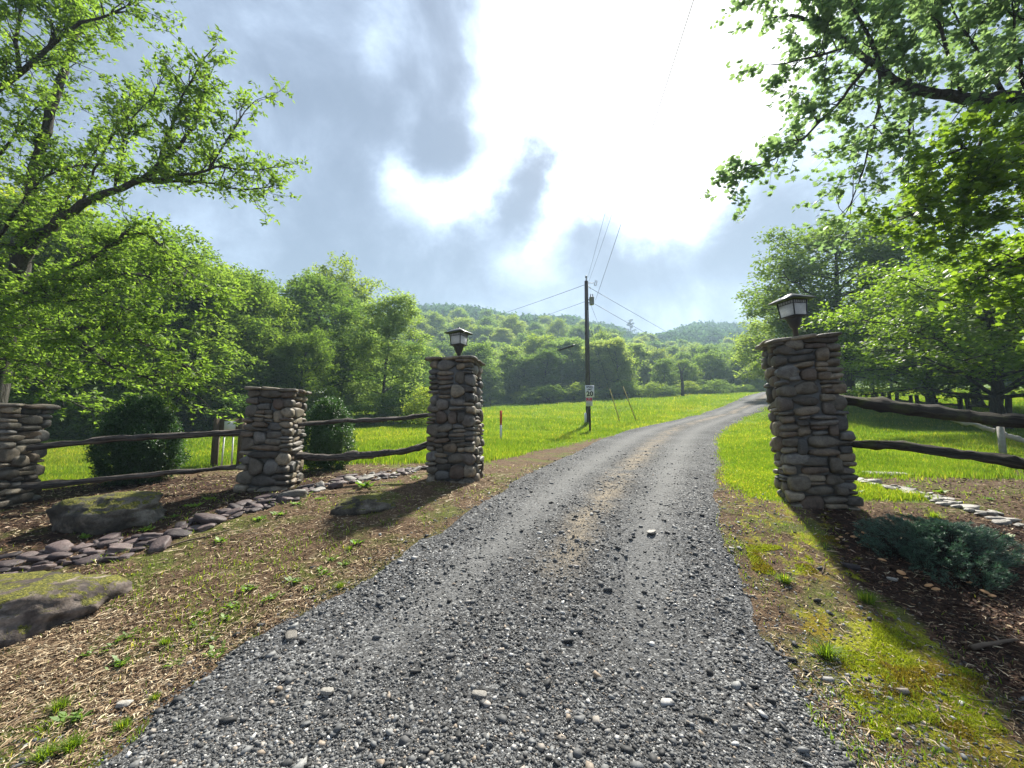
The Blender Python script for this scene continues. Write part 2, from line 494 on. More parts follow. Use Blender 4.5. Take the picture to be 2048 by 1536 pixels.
def road_mat():
    t = NT('driveway_gravel')
    p = t.pos()
    v = t.voro(p, 70, 'F1', 'Color'); s_ = t.sep(v)
    d = t.voro(p, 70)
    v2 = t.sep(t.voro(p, 26, 'F1', 'Color')); d2 = t.voro(p, 26)
    c = t.ramp(s_[0], [(0, (.028, .028, .028)), (.5, (.070, .070, .069)), (.8, (.125, .126, .125)), (.95, (.21, .21, .205)), (1, (.34, .34, .32))])
    c2 = t.ramp(v2[1], [(0, (.022, .024, .027)), (.5, (.06, .064, .07)), (.85, (.13, .136, .145)), (1, (.30, .30, .29))])
    pick = t.ramp(v2[0], [(.62, 0.0), (.64, 1.0)])
    rim = t.ramp(d2, [(.30, 1.0), (.42, 0.0)])
    f = t.math('MULTIPLY', pick, rim)
    c = t.mix(f, c, c2)
    big = t.noise(p, .9, 4, .6)
    c = t.mix(1.0, c, t.ramp(big, [(.3, (.72,) * 3), (.7, (1.25,) * 3)]), 'MULTIPLY')
    # tan crown of the lane and the paler packed wheel tracks
    w = t.sep(t.attr('lane'))
    tan = t.ramp(t.noise(p, 35, 4, .6), [(.3, (.10, .085, .065)), (.7, (.32, .27, .20))])
    tn = t.math('MULTIPLY', w[0], t.ramp(t.noise(p, 2.2, 5, .7), [(.38, 0.0), (.6, 1.0)]))
    c = t.mix(tn, c, tan)
    pale = t.ramp(t.noise(p, 60, 3, .6), [(.3, (.12, .12, .116)), (.7, (.22, .218, .208))])
    c = t.mix(t.math('MULTIPLY', w[1], .65), c, pale)
    h = t.math('SUBTRACT', t.math('MULTIPLY', f, .8), t.math('MULTIPLY', d, .6))
    return t.finish(t.pbr(c, .95, t.bump(h, .8, .012), .08))
M['road'] = road_mat()

def ground_mat():
    t = NT('ground_surface')
    p = t.pos()
    z = t.sep(t.attr('zone'))      # r grass, g moss, b dark mulch
    n_f = t.noise(p, 38, 6, .7); n_m = t.noise(p, 6, 5, .65); n_l = t.noise(p, .25, 4, .5)
    soil = t.ramp(n_f, [(.25, (.034, .021, .014)), (.45, (.085, .055, .035)), (.6, (.16, .108, .066)), (.78, (.30, .225, .14))])
    soil = t.mix(1.0, soil, t.ramp(n_m, [(.3, (.6, .58, .55)), (.7, (1.3, 1.3, 1.25))]), 'MULTIPLY')
    green = t.ramp(t.noise(p, 50, 4, .6), [(.3, (.04, .06, .01)), (.6, (.11, .15, .02)), (.75, (.2, .22, .035))])
    gpatch = t.ramp(t.noise(p, 1.7, 5, .65), [(.50, 0.0), (.62, .65)])
    soil = t.mix(gpatch, soil, green)
    mulch = t.ramp(n_f, [(.25, (.010, .006, .004)), (.5, (.033, .018, .012)), (.66, (.07, .038, .024)), (.82, (.17, .10, .065))])
    mossn = t.noise(p, 90, 4, .6)
    moss = t.ramp(mossn, [(.3, (.06, .065, .006)), (.5, (.20, .21, .012)), (.75, (.40, .41, .03))])
    rusty = t.ramp(mossn, [(.3, (.05, .03, .006)), (.6, (.2, .13, .015)), (.8, (.32, .22, .03))])
    moss = t.mix(t.ramp(t.noise(p, 3.2, 4, .6), [(.47, 0.0), (.58, .8)]), moss, rusty)
    grass = t.ramp(t.noise(p, 14, 6, .7), [(.28, (.06, .105, .014)), (.5, (.125, .20, .022)), (.75, (.20, .27, .035))])
    grass = t.mix(1.0, grass, t.ramp(n_l, [(.3, (.75, .82, .75)), (.7, (1.3, 1.12, 1.1))]), 'MULTIPLY')
    def edge(m, lo=.35, hi=.65, s_=1.0):
        q = t.math('ADD', m, t.math('MULTIPLY', t.math('SUBTRACT', n_m, .5), s_))
        return t.ramp(q, [(lo, 0.0), (hi, 1.0)])
    c = t.mix(edge(z[2]), soil, mulch)
    c = t.mix(edge(z[1], .42, .58, 1.6), c, moss)
    c = t.mix(edge(z[0], .35, .6, .7), c, grass)
    h = t.math('ADD', n_f, t.math('MULTIPLY', mossn, .5))
    return t.finish(t.pbr(c, .95, t.bump(h, .8, .03), .1))
M['ground'] = ground_mat()
M['forest_floor'] = simple('forest_floor', (.02, .045, .014), .95, .1, 0, .4, .3)

def rail_mat():
    t = NT('weathered_rail')
    mp = t.N.new('ShaderNodeMapping'); mp.inputs['Scale'].default_value = (1.2, 28, 28)
    t.L.new(t.coord(), mp.inputs['Vector'])
    n = t.noise(mp.outputs[0], 1.3, 7, .7, .5)
    c = t.ramp(n, [(.3, (.012, .010, .009)), (.46, (.05, .042, .036)), (.6, (.15, .13, .11)), (.8, (.33, .30, .265))])
    return t.finish(t.pbr(c, .85, t.bump(n, 1.0, .02), .2))
M['rail'] = rail_mat()
def rail_moss():
    t = NT('mossy_rail')
    mp = t.N.new('ShaderNodeMapping'); mp.inputs['Scale'].default_value = (1.2, 22, 22)
    t.L.new(t.coord(), mp.inputs['Vector'])
    n = t.noise(mp.outputs[0], 1.3, 7, .7, .5)
    c = t.ramp(n, [(.3, (.012, .010, .008)), (.5, (.04, .034, .026)), (.68, (.09, .08, .055)), (.85, (.2, .185, .14))])
    c = t.mix(t.ramp(t.noise(t.coord(), 5, 5, .6), [(.55, 0.0), (.68, .6)]), c, (.075, .085, .022))
    return t.finish(t.pbr(c, .85, t.bump(n, 1.0, .02), .2))
M['rail_mossy'] = rail_moss()
M['silver_wood'] = simple('silver_wood', (.34, .32, .28), .85, .2, 0, .3, 12)
M['post_wood'] = simple('post_wood', (.105, .08, .06), .9, .15, 0, .35, 14)
M['old_post'] = simple('old_post', (.055, .045, .036), .9, .15, 0, .4, 12)
M['pole_wood'] = bark_mat('pole_wood', (.055, .048, .044), (.13, .115, .10))
M['black_metal'] = simple('black_metal', (.014, .014, .017), .42, .5, 0, .2, 40)
M['roof_metal'] = simple('roof_metal', (.05, .05, .055), .38, .5, .4, .25, 30)
M['grey_metal'] = simple('grey_metal', (.30, .31, .32), .45, .5, .3, .1)
M['white_paint'] = simple('white_paint', (.72, .72, .70), .5, .4, 0, .06)
M['orange'] = simple('orange_plastic', (.62, .075, .015), .5, .4, 0, .08)
M['sign_white'] = simple('sign_white', (.80, .80, .78), .4, .4, 0, .03)
M['sign_black'] = simple('sign_black', (.012, .012, .014), .5, .3, 0, .05)
M['sign_red'] = simple('sign_red', (.50, .03, .04), .45, .4, 0, .08)
M['wire'] = simple('wire', (.03, .032, .035), .5, .3, 0, .05)
M['guard'] = simple('guard', (.62, .50, .16), .5, .3, 0, .08)
M['mushroom'] = simple('mushroom', (.50, .27, .12), .6, .3, 0, .25, 25)
M['roofing'] = simple('roofing', (.55, .56, .56), .45, .4, .2, .1, 5)
M['siding'] = simple('siding', (.62, .62, .60), .7, .3, 0, .06, 5)
M['twig'] = simple('twig', (.12, .09, .065), .85, .2, 0, .3, 20)
M['bulb'] = simple('bulb', (.8, .8, .78), .3, .5, 0, .02)
def glass_mat():
    t = NT('frosted_glass')
    b = t.N.new('ShaderNodeBsdfPrincipled'); b.inputs['Base Color'].default_value = (.88, .9, .92, 1)
    n = t.noise(t.coord(), 60, 3, .6)
    b.inputs['Roughness'].default_value = .35
    tr = t.N.new('ShaderNodeBsdfTranslucent'); tr.inputs['Color'].default_value = (1, 1, 1, 1)
    tp = t.N.new('ShaderNodeBsdfTransparent'); tp.inputs['Color'].default_value = (.9, .93, .95, 1)
    m1 = t.N.new('ShaderNodeMixShader'); m1.inputs[0].default_value = .55
    t.L.new(b.outputs[0], m1.inputs[1]); t.L.new(tr.outputs[0], m1.inputs[2])
    m2 = t.N.new('ShaderNodeMixShader'); t.L.new(t.ramp(n, [(.3, .25), (.7, .4)]), m2.inputs[0])
    t.L.new(m1.outputs[0], m2.inputs[1]); t.L.new(tp.outputs[0], m2.inputs[2])
    return t.finish(m2.outputs[0])
M['glass'] = glass_mat()

# ------------------------------------------------------------------ terrain
A_KEYS = [-1.6, -1.2, -.5, -.2, .05, .14, .23, .35, .5, .8, 1.3]
_far = {-1.6: [(100, 9), (130, 15), (180, 30), (250, 55), (330, 80)],
        -1.2: [(100, 9), (130, 16), (180, 32), (250, 60), (330, 85)],
        -.5: [(100, 10), (130, 20), (180, 38), (250, 64), (330, 90)],
        -.2: [(100, 11), (130, 23), (180, 42), (250, 68), (330, 95)],
        .05: [(100, 11), (130, 22), (180, 38), (250, 62), (330, 85)],
        .14: [(100, 11), (130, 21), (180, 36), (250, 60), (330, 85)],
        .23: [(100, 10), (130, 18), (180, 33), (250, 54), (330, 77)],
        .35: [(100, 9), (130, 16), (180, 29), (250, 48), (330, 67)],
        .5: [(100, 8), (130, 13), (180, 28), (250, 52), (330, 80)],
        .8: [(100, 9.5), (130, 14), (180, 28), (250, 50), (330, 78)],
        1.3: [(100, 10), (130, 14), (180, 26), (250, 45), (330, 70)]}
_mid = {-1.6: [(9, .62), (12, .7), (20, 1.05), (30, 1.5), (60, 4)],
        -1.2: [(9, .62), (12, .7), (20, 1.05), (30, 1.5), (60, 4)],
        -.5: [(9, .68), (12, .78), (20, 1.2), (30, 1.75), (45, 2.4), (60, 4)],
        -.2: [(9, .7), (12, .8), (15.5, .96), (20, 1.2), (24, 1.5), (40, 2.6), (60, 3.8), (80, 6.2)],
        .05: [(9, .7), (12, .8), (15.5, .97), (20, 1.22), (24, 1.6), (40, 3.0), (60, 4.5), (80, 6.8)],
        .14: [(9, .7), (12, .8), (15.5, .98), (20, 1.22), (24, 1.6), (40, 3.1), (60, 4.9), (80, 7)],
        .23: [(9, .7), (12, .82), (15.5, 1.0), (20, 1.26), (24, 1.66), (40, 3.3), (60, 5.3), (80, 7.2)],
        .35: [(9, .71), (12, .84), (16, 1.1), (20, 1.42), (25, 1.95), (40, 3.7), (55, 5.2), (70, 6.5), (85, 7.2)],
        .5: [(9, .72), (12, .86), (16, 1.18), (20, 1.58), (25, 2.18), (40, 4.05), (55, 5.6), (70, 6.9), (85, 7.4)],
        .8: [(9, .76), (12, .98), (16, 1.42), (20, 1.95), (30, 3.3), (45, 5.4), (60, 7), (70, 7.8), (85, 8.5)],
        1.3: [(9, .8), (11, 1.0), (14, 1.42), (20, 2.1), (30, 3.6), (45, 5.6), (60, 6.8), (85, 8.6)]}
_near = [(-80, -1.5), (-10, -.25), (0, -.04), (2, .0), (2.8, .09), (3.5, .235), (4.3, .42), (5, .545), (6, .63), (7, .67)]
YS = np.concatenate([np.arange(-80, 12, .25), np.arange(12, 60, 1.0), np.arange(60, 340, 5.0), [360, 420, 520, 700]])
_tab = []
for a in A_KEYS:
    pr = _near + _mid[a] + _far[a]
    pr += [(345, _far[a][-1][1] * 1.0), (420, _far[a][-1][1] * .8), (700, _far[a][-1][1] * .5)]
    xs, zs = zip(*pr)
    zz = np.interp(YS, xs, zs)
    # soften kinks
    for it in range(2):
        zz[1:-1] = .25 * zz[:-2] + .5 * zz[1:-1] + .25 * zz[2:]
    _tab.append(zz)
_tab = np.array(_tab)

def zf0(x, y):
    x = np.asarray(x, float); y = np.asarray(y, float)
    x, y = np.broadcast_arrays(x, y)
    a = np.clip(x / np.maximum(y, 4.0), A_KEYS[0], A_KEYS[-1])
    ai = np.interp(a, A_KEYS, np.arange(len(A_KEYS)))
    a0 = np.clip(np.floor(ai).astype(int), 0, len(A_KEYS) - 2); fa = ai - a0; fa = fa * fa * (3 - 2 * fa)
    yi = np.interp(y, YS, np.arange(len(YS)))
    y0 = np.clip(np.floor(yi).astype(int), 0, len(YS) - 2); fy = yi - y0
    g = lambda A, Y: _tab[A, Y]
    z = (g(a0, y0) * (1 - fy) + g(a0, y0 + 1) * fy) * (1 - fa) + (g(a0 + 1, y0) * (1 - fy) + g(a0 + 1, y0 + 1) * fy) * fa
    side = np.interp(x, [-7, -3.5, 2, 4], [-.09, -.02, 0, .05]) * sstep(1.5, 4.5, y) * (1 - sstep(9, 14, y))
    return z + side

def zf(x, y):
    """final ground height with small undulation"""
    x = np.asarray(x, float); y = np.asarray(y, float)
    z = zf0(x, y)
    z = z + .05 * fbm(x * .9, y * .9, seed=3, oct=3) + .012 * fbm(x * 7, y * 7, seed=9, oct=2)
    d = np.hypot(x, y)
    z = z + sstep(60, 200, d) * 9.0 * fbm(x / 34.0, y / 34.0, seed=21, oct=3)
    return z

def G(px, py):
    """where the ray through a pixel meets the ground"""
    d = pix_dir(px, py)
    t = 0.8
    prev = t
    while t < 500:
        p = np.array([0, 0, EYE]) + d * t
        if p[2] < float(zf0(p[0], p[1])): break
        prev = t; t *= 1.02
    lo, hi = prev, t
    for i in range(18):
        m = (lo + hi) / 2
        p = np.array([0, 0, EYE]) + d * m
        if p[2] < float(zf0(p[0], p[1])): hi = m
        else: lo = m
    return np.array([0, 0, EYE]) + d * hi

def GT(px, t):
    """ground point in the column of a pixel at axial distance t"""
    u = (px - 1024) / FPX
    x = u * t; y = t * 1.0
    return np.array([x, y, float(zf(x, y))])

# ---- driveway edges
EL = [(180, 1536), (320, 1410), (470, 1300), (640, 1215), (760, 1140), (860, 1080), (1000, 985), (1080, 935), (1206, 878), (1257, 860), (1318, 848), (1380, 834), (1440, 817), (1477, 800), (1496, 791)]
ER = [(1700, 1536), (1610, 1400), (1540, 1280), (1490, 1180), (1440, 1080), (1434, 1000), (1436, 930), (1434, 885), (1440, 866), (1470, 846), (1519, 819), (1570, 803)]
el = [np.array([-9, -5.0]), np.array([-5.0, -1.6]), np.array([-3.0, .6])] + [G(*p)[:2] for p in EL]
er = [np.array([7, -6.0]), np.array([3.2, -2.0]), np.array([1.9, .4])] + [G(*p)[:2] for p in ER]
# beyond the crest both edges run on together
pe = el[-1]
er = [q for q in er if q[1] < pe[1] - 12]
dr_ = np.array([.62, .78])
er.append(pe + np.array([3.4, -2.6]))
for k in (12, 30):
    el.append(pe + dr_ * k); er.append(pe + dr_ * k + np.array([3.2, -2.5]))
def resample(pl, s):
    pl = np.array(pl); d = np.r_[0, np.cumsum(np.linalg.norm(np.diff(pl, axis=0), axis=1))]
    # parametrise by distance from the camera so left and right stay level
    return np.stack([np.interp(s, d / d[-1], pl[:, k]) for k in (0, 1)], -1)
def by_y(pl, ys):
    pl = np.array(pl); return np.interp(ys, pl[:, 1], pl[:, 0])
ys_r = np.concatenate([np.arange(-5, 1, .25), np.arange(1, 8, .08), np.arange(8, 25, .4), np.arange(25, pe[1] + 20, 1.5)])
xl = by_y(el, ys_r); xr = by_y(er, ys_r)
for it in range(3):
    xl[1:-1] = .25 * xl[:-2] + .5 * xl[1:-1] + .25 * xl[2:]
    xr[1:-1] = .25 * xr[:-2] + .5 * xr[1:-1] + .25 * xr[2:]
def road_lr(y):
    return np.interp(y, ys_r, xl), np.interp(y, ys_r, xr)
def road_in(x, y, grow=0.0):
    l, r = road_lr(y)
    n = .22 * fbm(x * 2.0, y * 2.0, seed=5, oct=3) + .13 * fbm(x * 9.0, y * 9.0, seed=6, oct=3)
    return np.minimum(x - l, r - x) + n + grow      # >0 inside, in metres

# ---- ground zones
gb_px = [(-300, 1000), (0, 985), (150, 968), (300, 955), (470, 925), (600, 940), (720, 926), (850, 928), (960, 926), (1060, 905), (1170, 882), (1300, 856)]
gb = np.array([G(*p)[:2] for p in gb_px])
gr_px = [(1690, 958), (1760, 955), (1850, 958), (1950, 952), (2048, 945), (2300, 940)]
grr = np.array([G(*p)[:2] for p in gr_px])
def lane_pos(x, y):
    l, r = road_lr(y); return (x - l) / (r - l)
def road_z(x, y):
    ins = road_in(x, y); far = sstep(8, 30, y); cc = lane_pos(x, y)
    z = zf0(x, y) + .05 * fbm(x * .9, y * .9, seed=3, oct=3) + sstep(60, 200, np.hypot(x, y)) * 9.0 * fbm(x / 34.0, y / 34.0, seed=21, oct=3)
    rut = np.exp(-((cc - .25) / .09) ** 2) + np.exp(-((cc - .74) / .09) ** 2)
    z = z + .03 * far + np.clip(ins, -.30, .10) * .16 - .022 * rut * (1 - far)
    return z + .012 * fbm(x * 5, y * 5, seed=12, oct=3)
def zones(x, y):
    l, r = road_lr(y)
    n = fbm(x * 1.1, y * 1.1, seed=31, oct=4)
    n2 = fbm(x * .5, y * .5, seed=77, oct=3)
    left = x < (l + r) / 2
    yb = np.where(left, np.interp(x, gb[:, 0], gb[:, 1]), np.interp(x, grr[:, 0], grr[:, 1]))
    # right of the road beyond the gate the grass starts close to the road
    yb = np.where((~left) & (x < grr[0, 0]), np.interp(x - r, [0, .5, 1.6], [6.6, 5.6, 5.0]), yb)
    grass = sstep(-.45, .55, (y - yb) + n * 1.4)
    dl = l - x; dr = x - r
    verge = np.where(left, sstep(.0, .5, dl), sstep(.0, .25, dr))
    grass = grass * np.where(y > 12, sstep(-.1, .15, np.where(left, dl, dr)), verge)
    moss = np.where(~left, sstep(.05, .3, dr) * (1 - sstep(.9, 1.3, dr + n * .8)) * (1 - sstep(2.9, 3.6, y)) * sstep(1.4, 1.8, y + 1), 0) * .58
    moss = np.maximum(moss, np.where(~left, sstep(.05, .3, dr) * (1 - sstep(1.3, 1.7, dr + n * .8)) * sstep(3.0, 3.6, y) * .42, 0))
    mulch = np.where(~left, sstep(.95, 1.35, dr + n * .9), 0) * (1 - grass) * (1 - .62 * sstep(3.9, 4.7, y + n * 1.5) * (x > r + 1.6))
    bed = np.interp(x, BEDX, BEDY)
    mulch = np.where(left, sstep(-.35, .2, y - bed + n * .5) * (1 - grass) * .6 * (1 - sstep(7.2, 8.5, y)) * (1 - sstep(-1.2, -.4, x)), mulch)
    return grass, moss, mulch
bed_px = [(-250, 1175), (0, 1140), (150, 1105), (280, 1088), (420, 1040), (560, 990), (700, 968), (830, 935), (980, 905)]
_b = np.array([G(*p)[:2] for p in bed_px])
BEDX, BEDY = _b[:, 0], _b[:, 1]

def grade(a, b, c0, c1, fine, growth, maxs):
    """coordinates from a to b, fine between c0 and c1, coarser outwards"""
    mid = list(np.arange(c0, c1 + fine / 2, fine))
    lo = [c0]; s = fine
    while lo[-1] > a: s = min(s * growth, maxs); lo.append(lo[-1] - s)
    hi = [mid[-1]]; s = fine
    while hi[-1] < b: s = min(s * growth, maxs); hi.append(hi[-1] + s)
    return np.array(lo[::-1][:-1] + mid + hi[1:])

def terrain(name, X, Y, mat, zoned=False, drop_road=False):
    gx, gy = np.meshgrid(X, Y)
    z = zf(gx, gy)
    if drop_road: z = z - .06 * sstep(.02, .25, road_in(gx, gy))
    V = np.stack([gx, gy, z], -1).reshape(-1, 3)
    nx = len(X); i, j = np.meshgrid(np.arange(len(Y) - 1), np.arange(nx - 1), indexing='ij')
    a = i * nx + j
    F = np.stack([a, a + 1, a + nx + 1, a + nx], -1).reshape(-1, 4)
    me = raw_mesh(name, V, F, mat, True)
    if zoned:
        g, m, b = zones(gx, gy)
        at = me.color_attributes.new('zone', 'FLOAT_COLOR', 'POINT')
        at.data.foreach_set('color', np.stack([g, m, b, np.ones_like(g)], -1).astype(np.float32).ravel())
    return link(name, me)

HX0, HX1, HY1 = -430, 430, 420
Xg = grade(HX0, HX1, -7.5, 7.5, .05, 1.05, 8.0)
Yg = grade(-50, 142, 1.2, 8.0, .05, 1.04, 4.0)
Xg = np.clip(Xg, HX0, HX1)
tag(terrain('ground', Xg, Yg, M['ground'], True, True), 'sloping ground of lawn, bare straw verge, bark mulch and moss', 'ground', kind='structure')
Xh = np.arange(HX0, HX1 + 1, 6.0); Yh = np.arange(138, HY1 + 1, 6.0)
tag(terrain('hills', Xh, Yh, M['forest_floor']), 'wooded mountain slopes rising behind the field', 'hills', kind='structure')

def build_road():
    nw = 90
    s = np.linspace(-.09, 1.09, nw)
    V = []; lane = []
    for y, a, b in zip(ys_r, xl, xr):
        x = a + (b - a) * s
        V.append(np.stack([x, np.full(nw, y)], -1))
    V = np.array(V); gx, gy = V[..., 0], V[..., 1]
    inside = road_in(gx, gy)
    far = sstep(8, 30, gy)
    z = road_z(gx, gy)
    cc = np.broadcast_to(s, gx.shape)
    rut = np.exp(-((cc - .25) / .09) ** 2) + np.exp(-((cc - .74) / .09) ** 2)
    crown = np.exp(-((cc - .5) / .075) ** 2) * sstep(3.0, 4.2, gy)
    rutc = rut * sstep(1.8, 4.2, gy)
    n = len(ys_r)
    i, j = np.meshgrid(np.arange(n - 1), np.arange(nw - 1), indexing='ij'); a = i * nw + j
    F = np.stack([a, a + 1, a + nw + 1, a + nw], -1).reshape(-1, 4)
    me = raw_mesh('driveway', np.stack([gx, gy, z], -1).reshape(-1, 3), F, M['road'], True)
    at = me.color_attributes.new('lane', 'FLOAT_COLOR', 'POINT')
    at.data.foreach_set('color', np.stack([crown, rutc, crown * 0, crown * 0 + 1], -1).astype(np.float32).ravel())
    o = link('driveway', me)
    tag(o, 'grey gravel driveway running through the gate and up the field', 'driveway', kind='structure')
build_road()

# ------------------------------------------------------------------ scattered ground cover
def instance_arrays(tmpl, F, pos, scale, rot3, seed=0):
    """tmpl list of (nv,3) arrays; pos (n,3); scale (n,3); rot3 (n,3,3)"""
    rng = np.random.default_rng(seed)
    k = rng.integers(0, len(tmpl), len(pos))
    T = np.array(tmpl)[k] * scale[:, None, :]
    V = np.einsum('nij,nvj->nvi', rot3, T) + pos[:, None, :]
    nv = T.shape[1]
    FF = F[None] + (np.arange(len(pos)) * nv)[:, None, None]
    return V.reshape(-1, 3), FF.reshape(-1, F.shape[1])

def rand_rot(rng, n, tilt=.4):
    az = rng.uniform(0, 2 * PI, n); ax = rng.normal(0, tilt, n); ay = rng.normal(0, tilt, n)
    ca, sa = np.cos(az), np.sin(az); cx, sx = np.cos(ax), np.sin(ax); cy_, sy = np.cos(ay), np.sin(ay)
    Z = np.zeros((n, 3, 3)); Z[:, 0, 0] = ca; Z[:, 0, 1] = -sa; Z[:, 1, 0] = sa; Z[:, 1, 1] = ca; Z[:, 2, 2] = 1
    X = np.zeros((n, 3, 3)); X[:, 0, 0] = 1; X[:, 1, 1] = cx; X[:, 1, 2] = -sx; X[:, 2, 1] = sx; X[:, 2, 2] = cx
    Yr = np.zeros((n, 3, 3)); Yr[:, 1, 1] = 1; Yr[:, 0, 0] = cy_; Yr[:, 0, 2] = sy; Yr[:, 2, 0] = -sy; Yr[:, 2, 2] = cy_
    return Z @ X @ Yr

def scatter_xy(rng, n, ymin, ymax, power=2.0, spread=1.45):
    """points in a wedge in front of the gate, denser near the viewer's end"""
    q = rng.random(n)
    y = (ymin ** (1 - power) + q * (ymax ** (1 - power) - ymin ** (1 - power))) ** (1 / (1 - power))
    x = rng.uniform(-1, 1, n) * spread * (y + 1.0)
    return x, y

def build_gravel():
    rng = np.random.default_rng(11)
    tm = []
    V0, F0 = ICO1
    for k in range(14):
        v = V0 * (1 + rng.normal(0, .26, (len(V0), 1))) + rng.normal(0, .10, V0.shape)
        v = np.clip(v, -.8, .8)
        tm.append(v)
    x, y = scatter_xy(rng, 640000, 1.1, 13, 2.2, 1.15)
    ins = road_in(x, y)
    dens = np.where(ins > .04, .9, .75 * np.exp((np.minimum(ins, .04) - .04) / np.where(x > 0, .42, .22))) * (ins > -1.4)
    l, r = road_lr(y); cc = (x - l) / (r - l)
    rut = np.exp(-((cc - .25) / .09) ** 2) + np.exp(-((cc - .74) / .09) ** 2)
    dens = dens * (1 - .7 * rut * sstep(1.6, 3.4, y)) * (.25 + 1.1 * vnoise(x * 2.5, y * 2.5, seed=4))
    ok = (rng.random(len(x)) < dens)
    x, y = x[ok], y[ok]; n = len(x)
    size = np.exp(rng.normal(math.log(.0038), .60, n)) * np.interp(y, [1, 2.2, 5, 12], [.95, 1.05, 1.4, 2.0])
    big = rng.random(n) < .015
    size = np.where(big, size * 2.4, size); size = np.clip(size, .003, .034)
    sc = size[:, None] * np.stack([rng.uniform(.8, 1.5, n), rng.uniform(.7, 1.1, n), rng.uniform(.4, .75, n)], -1)
    z = np.maximum(zf(x, y) - .06 * sstep(.02, .25, road_in(x, y)), road_z(x, y)) + size * .12
    V, F = instance_arrays(tm, F0, np.stack([x, y, z], -1), sc, rand_rot(rng, n, .35))
    o = link('gravel', raw_mesh('gravel', V, F, M['gravel']))
    tag(o, 'loose crushed grey gravel over the driveway', 'gravel', kind='stuff')
    return n
build_gravel()

def blades(rng, x, y, h, w, lean=.35, zoff=-.005, taper=True):
    n = len(x); z = zf(x, y) + zoff
    az = rng.uniform(0, 2 * PI, n)
    s_ = np.stack([np.cos(az), np.sin(az), np.zeros(n)], -1) * (w / 2)[:, None]
    la = rng.uniform(0, 2 * PI, n); lm = np.abs(rng.normal(0, lean, n)) * h
    tip = np.stack([np.cos(la) * lm, np.sin(la) * lm, h], -1)
    b = np.stack([x, y, z], -1)
    mid = b + tip * np.array([.35, .35, .55])
    V = np.stack([b - s_, b + s_, mid + s_ * .8, mid - s_ * .8, b + tip], 1)
    q = np.arange(n)[:, None] * 5
    return V.reshape(-1, 3), [q + np.array([[0, 1, 2, 3]]), q + np.array([[3, 2, 4]])]

def clumped(rng, x, y, k, r):
    n = len(x)
    return (np.repeat(x, k) + rng.normal(0, 1, n * k) * np.repeat(r, k) if hasattr(r, '__len__') else np.repeat(x, k) + rng.normal(0, r, n * k)), \
           (np.repeat(y, k) + rng.normal(0, 1, n * k) * np.repeat(r, k) if hasattr(r, '__len__') else np.repeat(y, k) + rng.normal(0, r, n * k))

def build_grass():
    rng = np.random.default_rng(5)
    # meadow
    x, y = scatter_xy(rng, 420000, 5.2, 75, 1.55, 1.5)
    g, m, b = zones(x, y)
    ok = (rng.random(len(x)) < g) & (road_in(x, y) < -.05) & (vnoise(x * .8, y * .8, seed=8) + rng.random(len(x)) > .55)
    x, y = x[ok], y[ok]
    x, y = clumped(rng, x, y, 3, .03 + .006 * y)
    l, r = road_lr(y); near = np.minimum(np.abs(x - l), np.abs(x - r))
    mown = 1 - sstep(1.4, 2.6, near + fbm(x * .3, y * .3, seed=2) * 1.5)
    hgt = (.07 + .12 * vnoise(x * .5, y * .5, seed=15)) * (1 - .45 * mown) * rng.uniform(.6, 1.25, len(x)) * np.interp(y, [5, 12, 25, 70], [.7, 1.0, 1.35, 2.2])
    wid = .005 + .0009 * y
    V, F = blades(rng, x, y, hgt, wid)
    o = link('meadow_grass', raw_mesh('meadow_grass', V, F, M['grass']))
    tag(o, 'bright green meadow grass over the field', 'grass', kind='stuff')
    # sparse short grass and moss tufts on both verges
    x, y = scatter_xy(rng, 150000, 1.2, 9, 1.9, 1.4)
    g, m, b = zones(x, y)
    l, r = road_lr(y)
    patch = vnoise(x * 1.7, y * 1.7, seed=40) * .6 + vnoise(x * 5, y * 5, seed=41) * .4
    prob = np.where(x > r, .05 + .25 * (patch > .55) + .6 * sstep(2.8, 4.0, y) * (b < .4), .04 + .8 * (patch > .56)) * (1 - .8 * b) * (1 - g)
    ok = (rng.random(len(x)) < prob) & (road_in(x, y) < .02)
    x, y = x[ok], y[ok]
    h = rng.uniform(.012, .045, len(x)) * (.7 + .8 * vnoise(x * 2, y * 2, seed=3)); w = rng.uniform(.003, .006, len(x)) * np.interp(y, [1, 3, 9], [.8, 1.2, 2.4])
    V, F = blades(rng, x, y, h, w, .8)
    o = link('verge_grass', raw_mesh('verge_grass', V, F, M['grass']))
    tag(o, 'sparse short grass sprouting on the bare verges', 'grass', kind='stuff')
build_grass()

def moss_mat():
    t = NT('moss_sprigs')
    isl = t.island(); p = t.pos()
    a = t.ramp(isl, [(0, (.15, .18, .014)), (.6, (.30, .35, .02)), (1, (.44, .48, .05))])
    b = t.ramp(isl, [(0, (.09, .06, .01)), (.6, (.20, .14, .02)), (1, (.32, .24, .04))])
    c = t.mix(t.ramp(t.noise(p, 3.2, 4, .6), [(.47, 0.0), (.58, .85)]), a, b)
    d = t.pbr(c, .8, None, .1)
    tr = t.N.new('ShaderNodeBsdfTranslucent'); t.L.new(t.mix(1.0, c, (1.5, 1.5, 1), 'MULTIPLY'), tr.inputs['Color'])
    mx = t.N.new('ShaderNodeMixShader'); mx.inputs[0].default_value = .35
    t.L.new(d, mx.inputs[1]); t.L.new(tr.outputs[0], mx.inputs[2])
    return t.finish(mx.outputs[0])
M['moss'] = moss_mat()

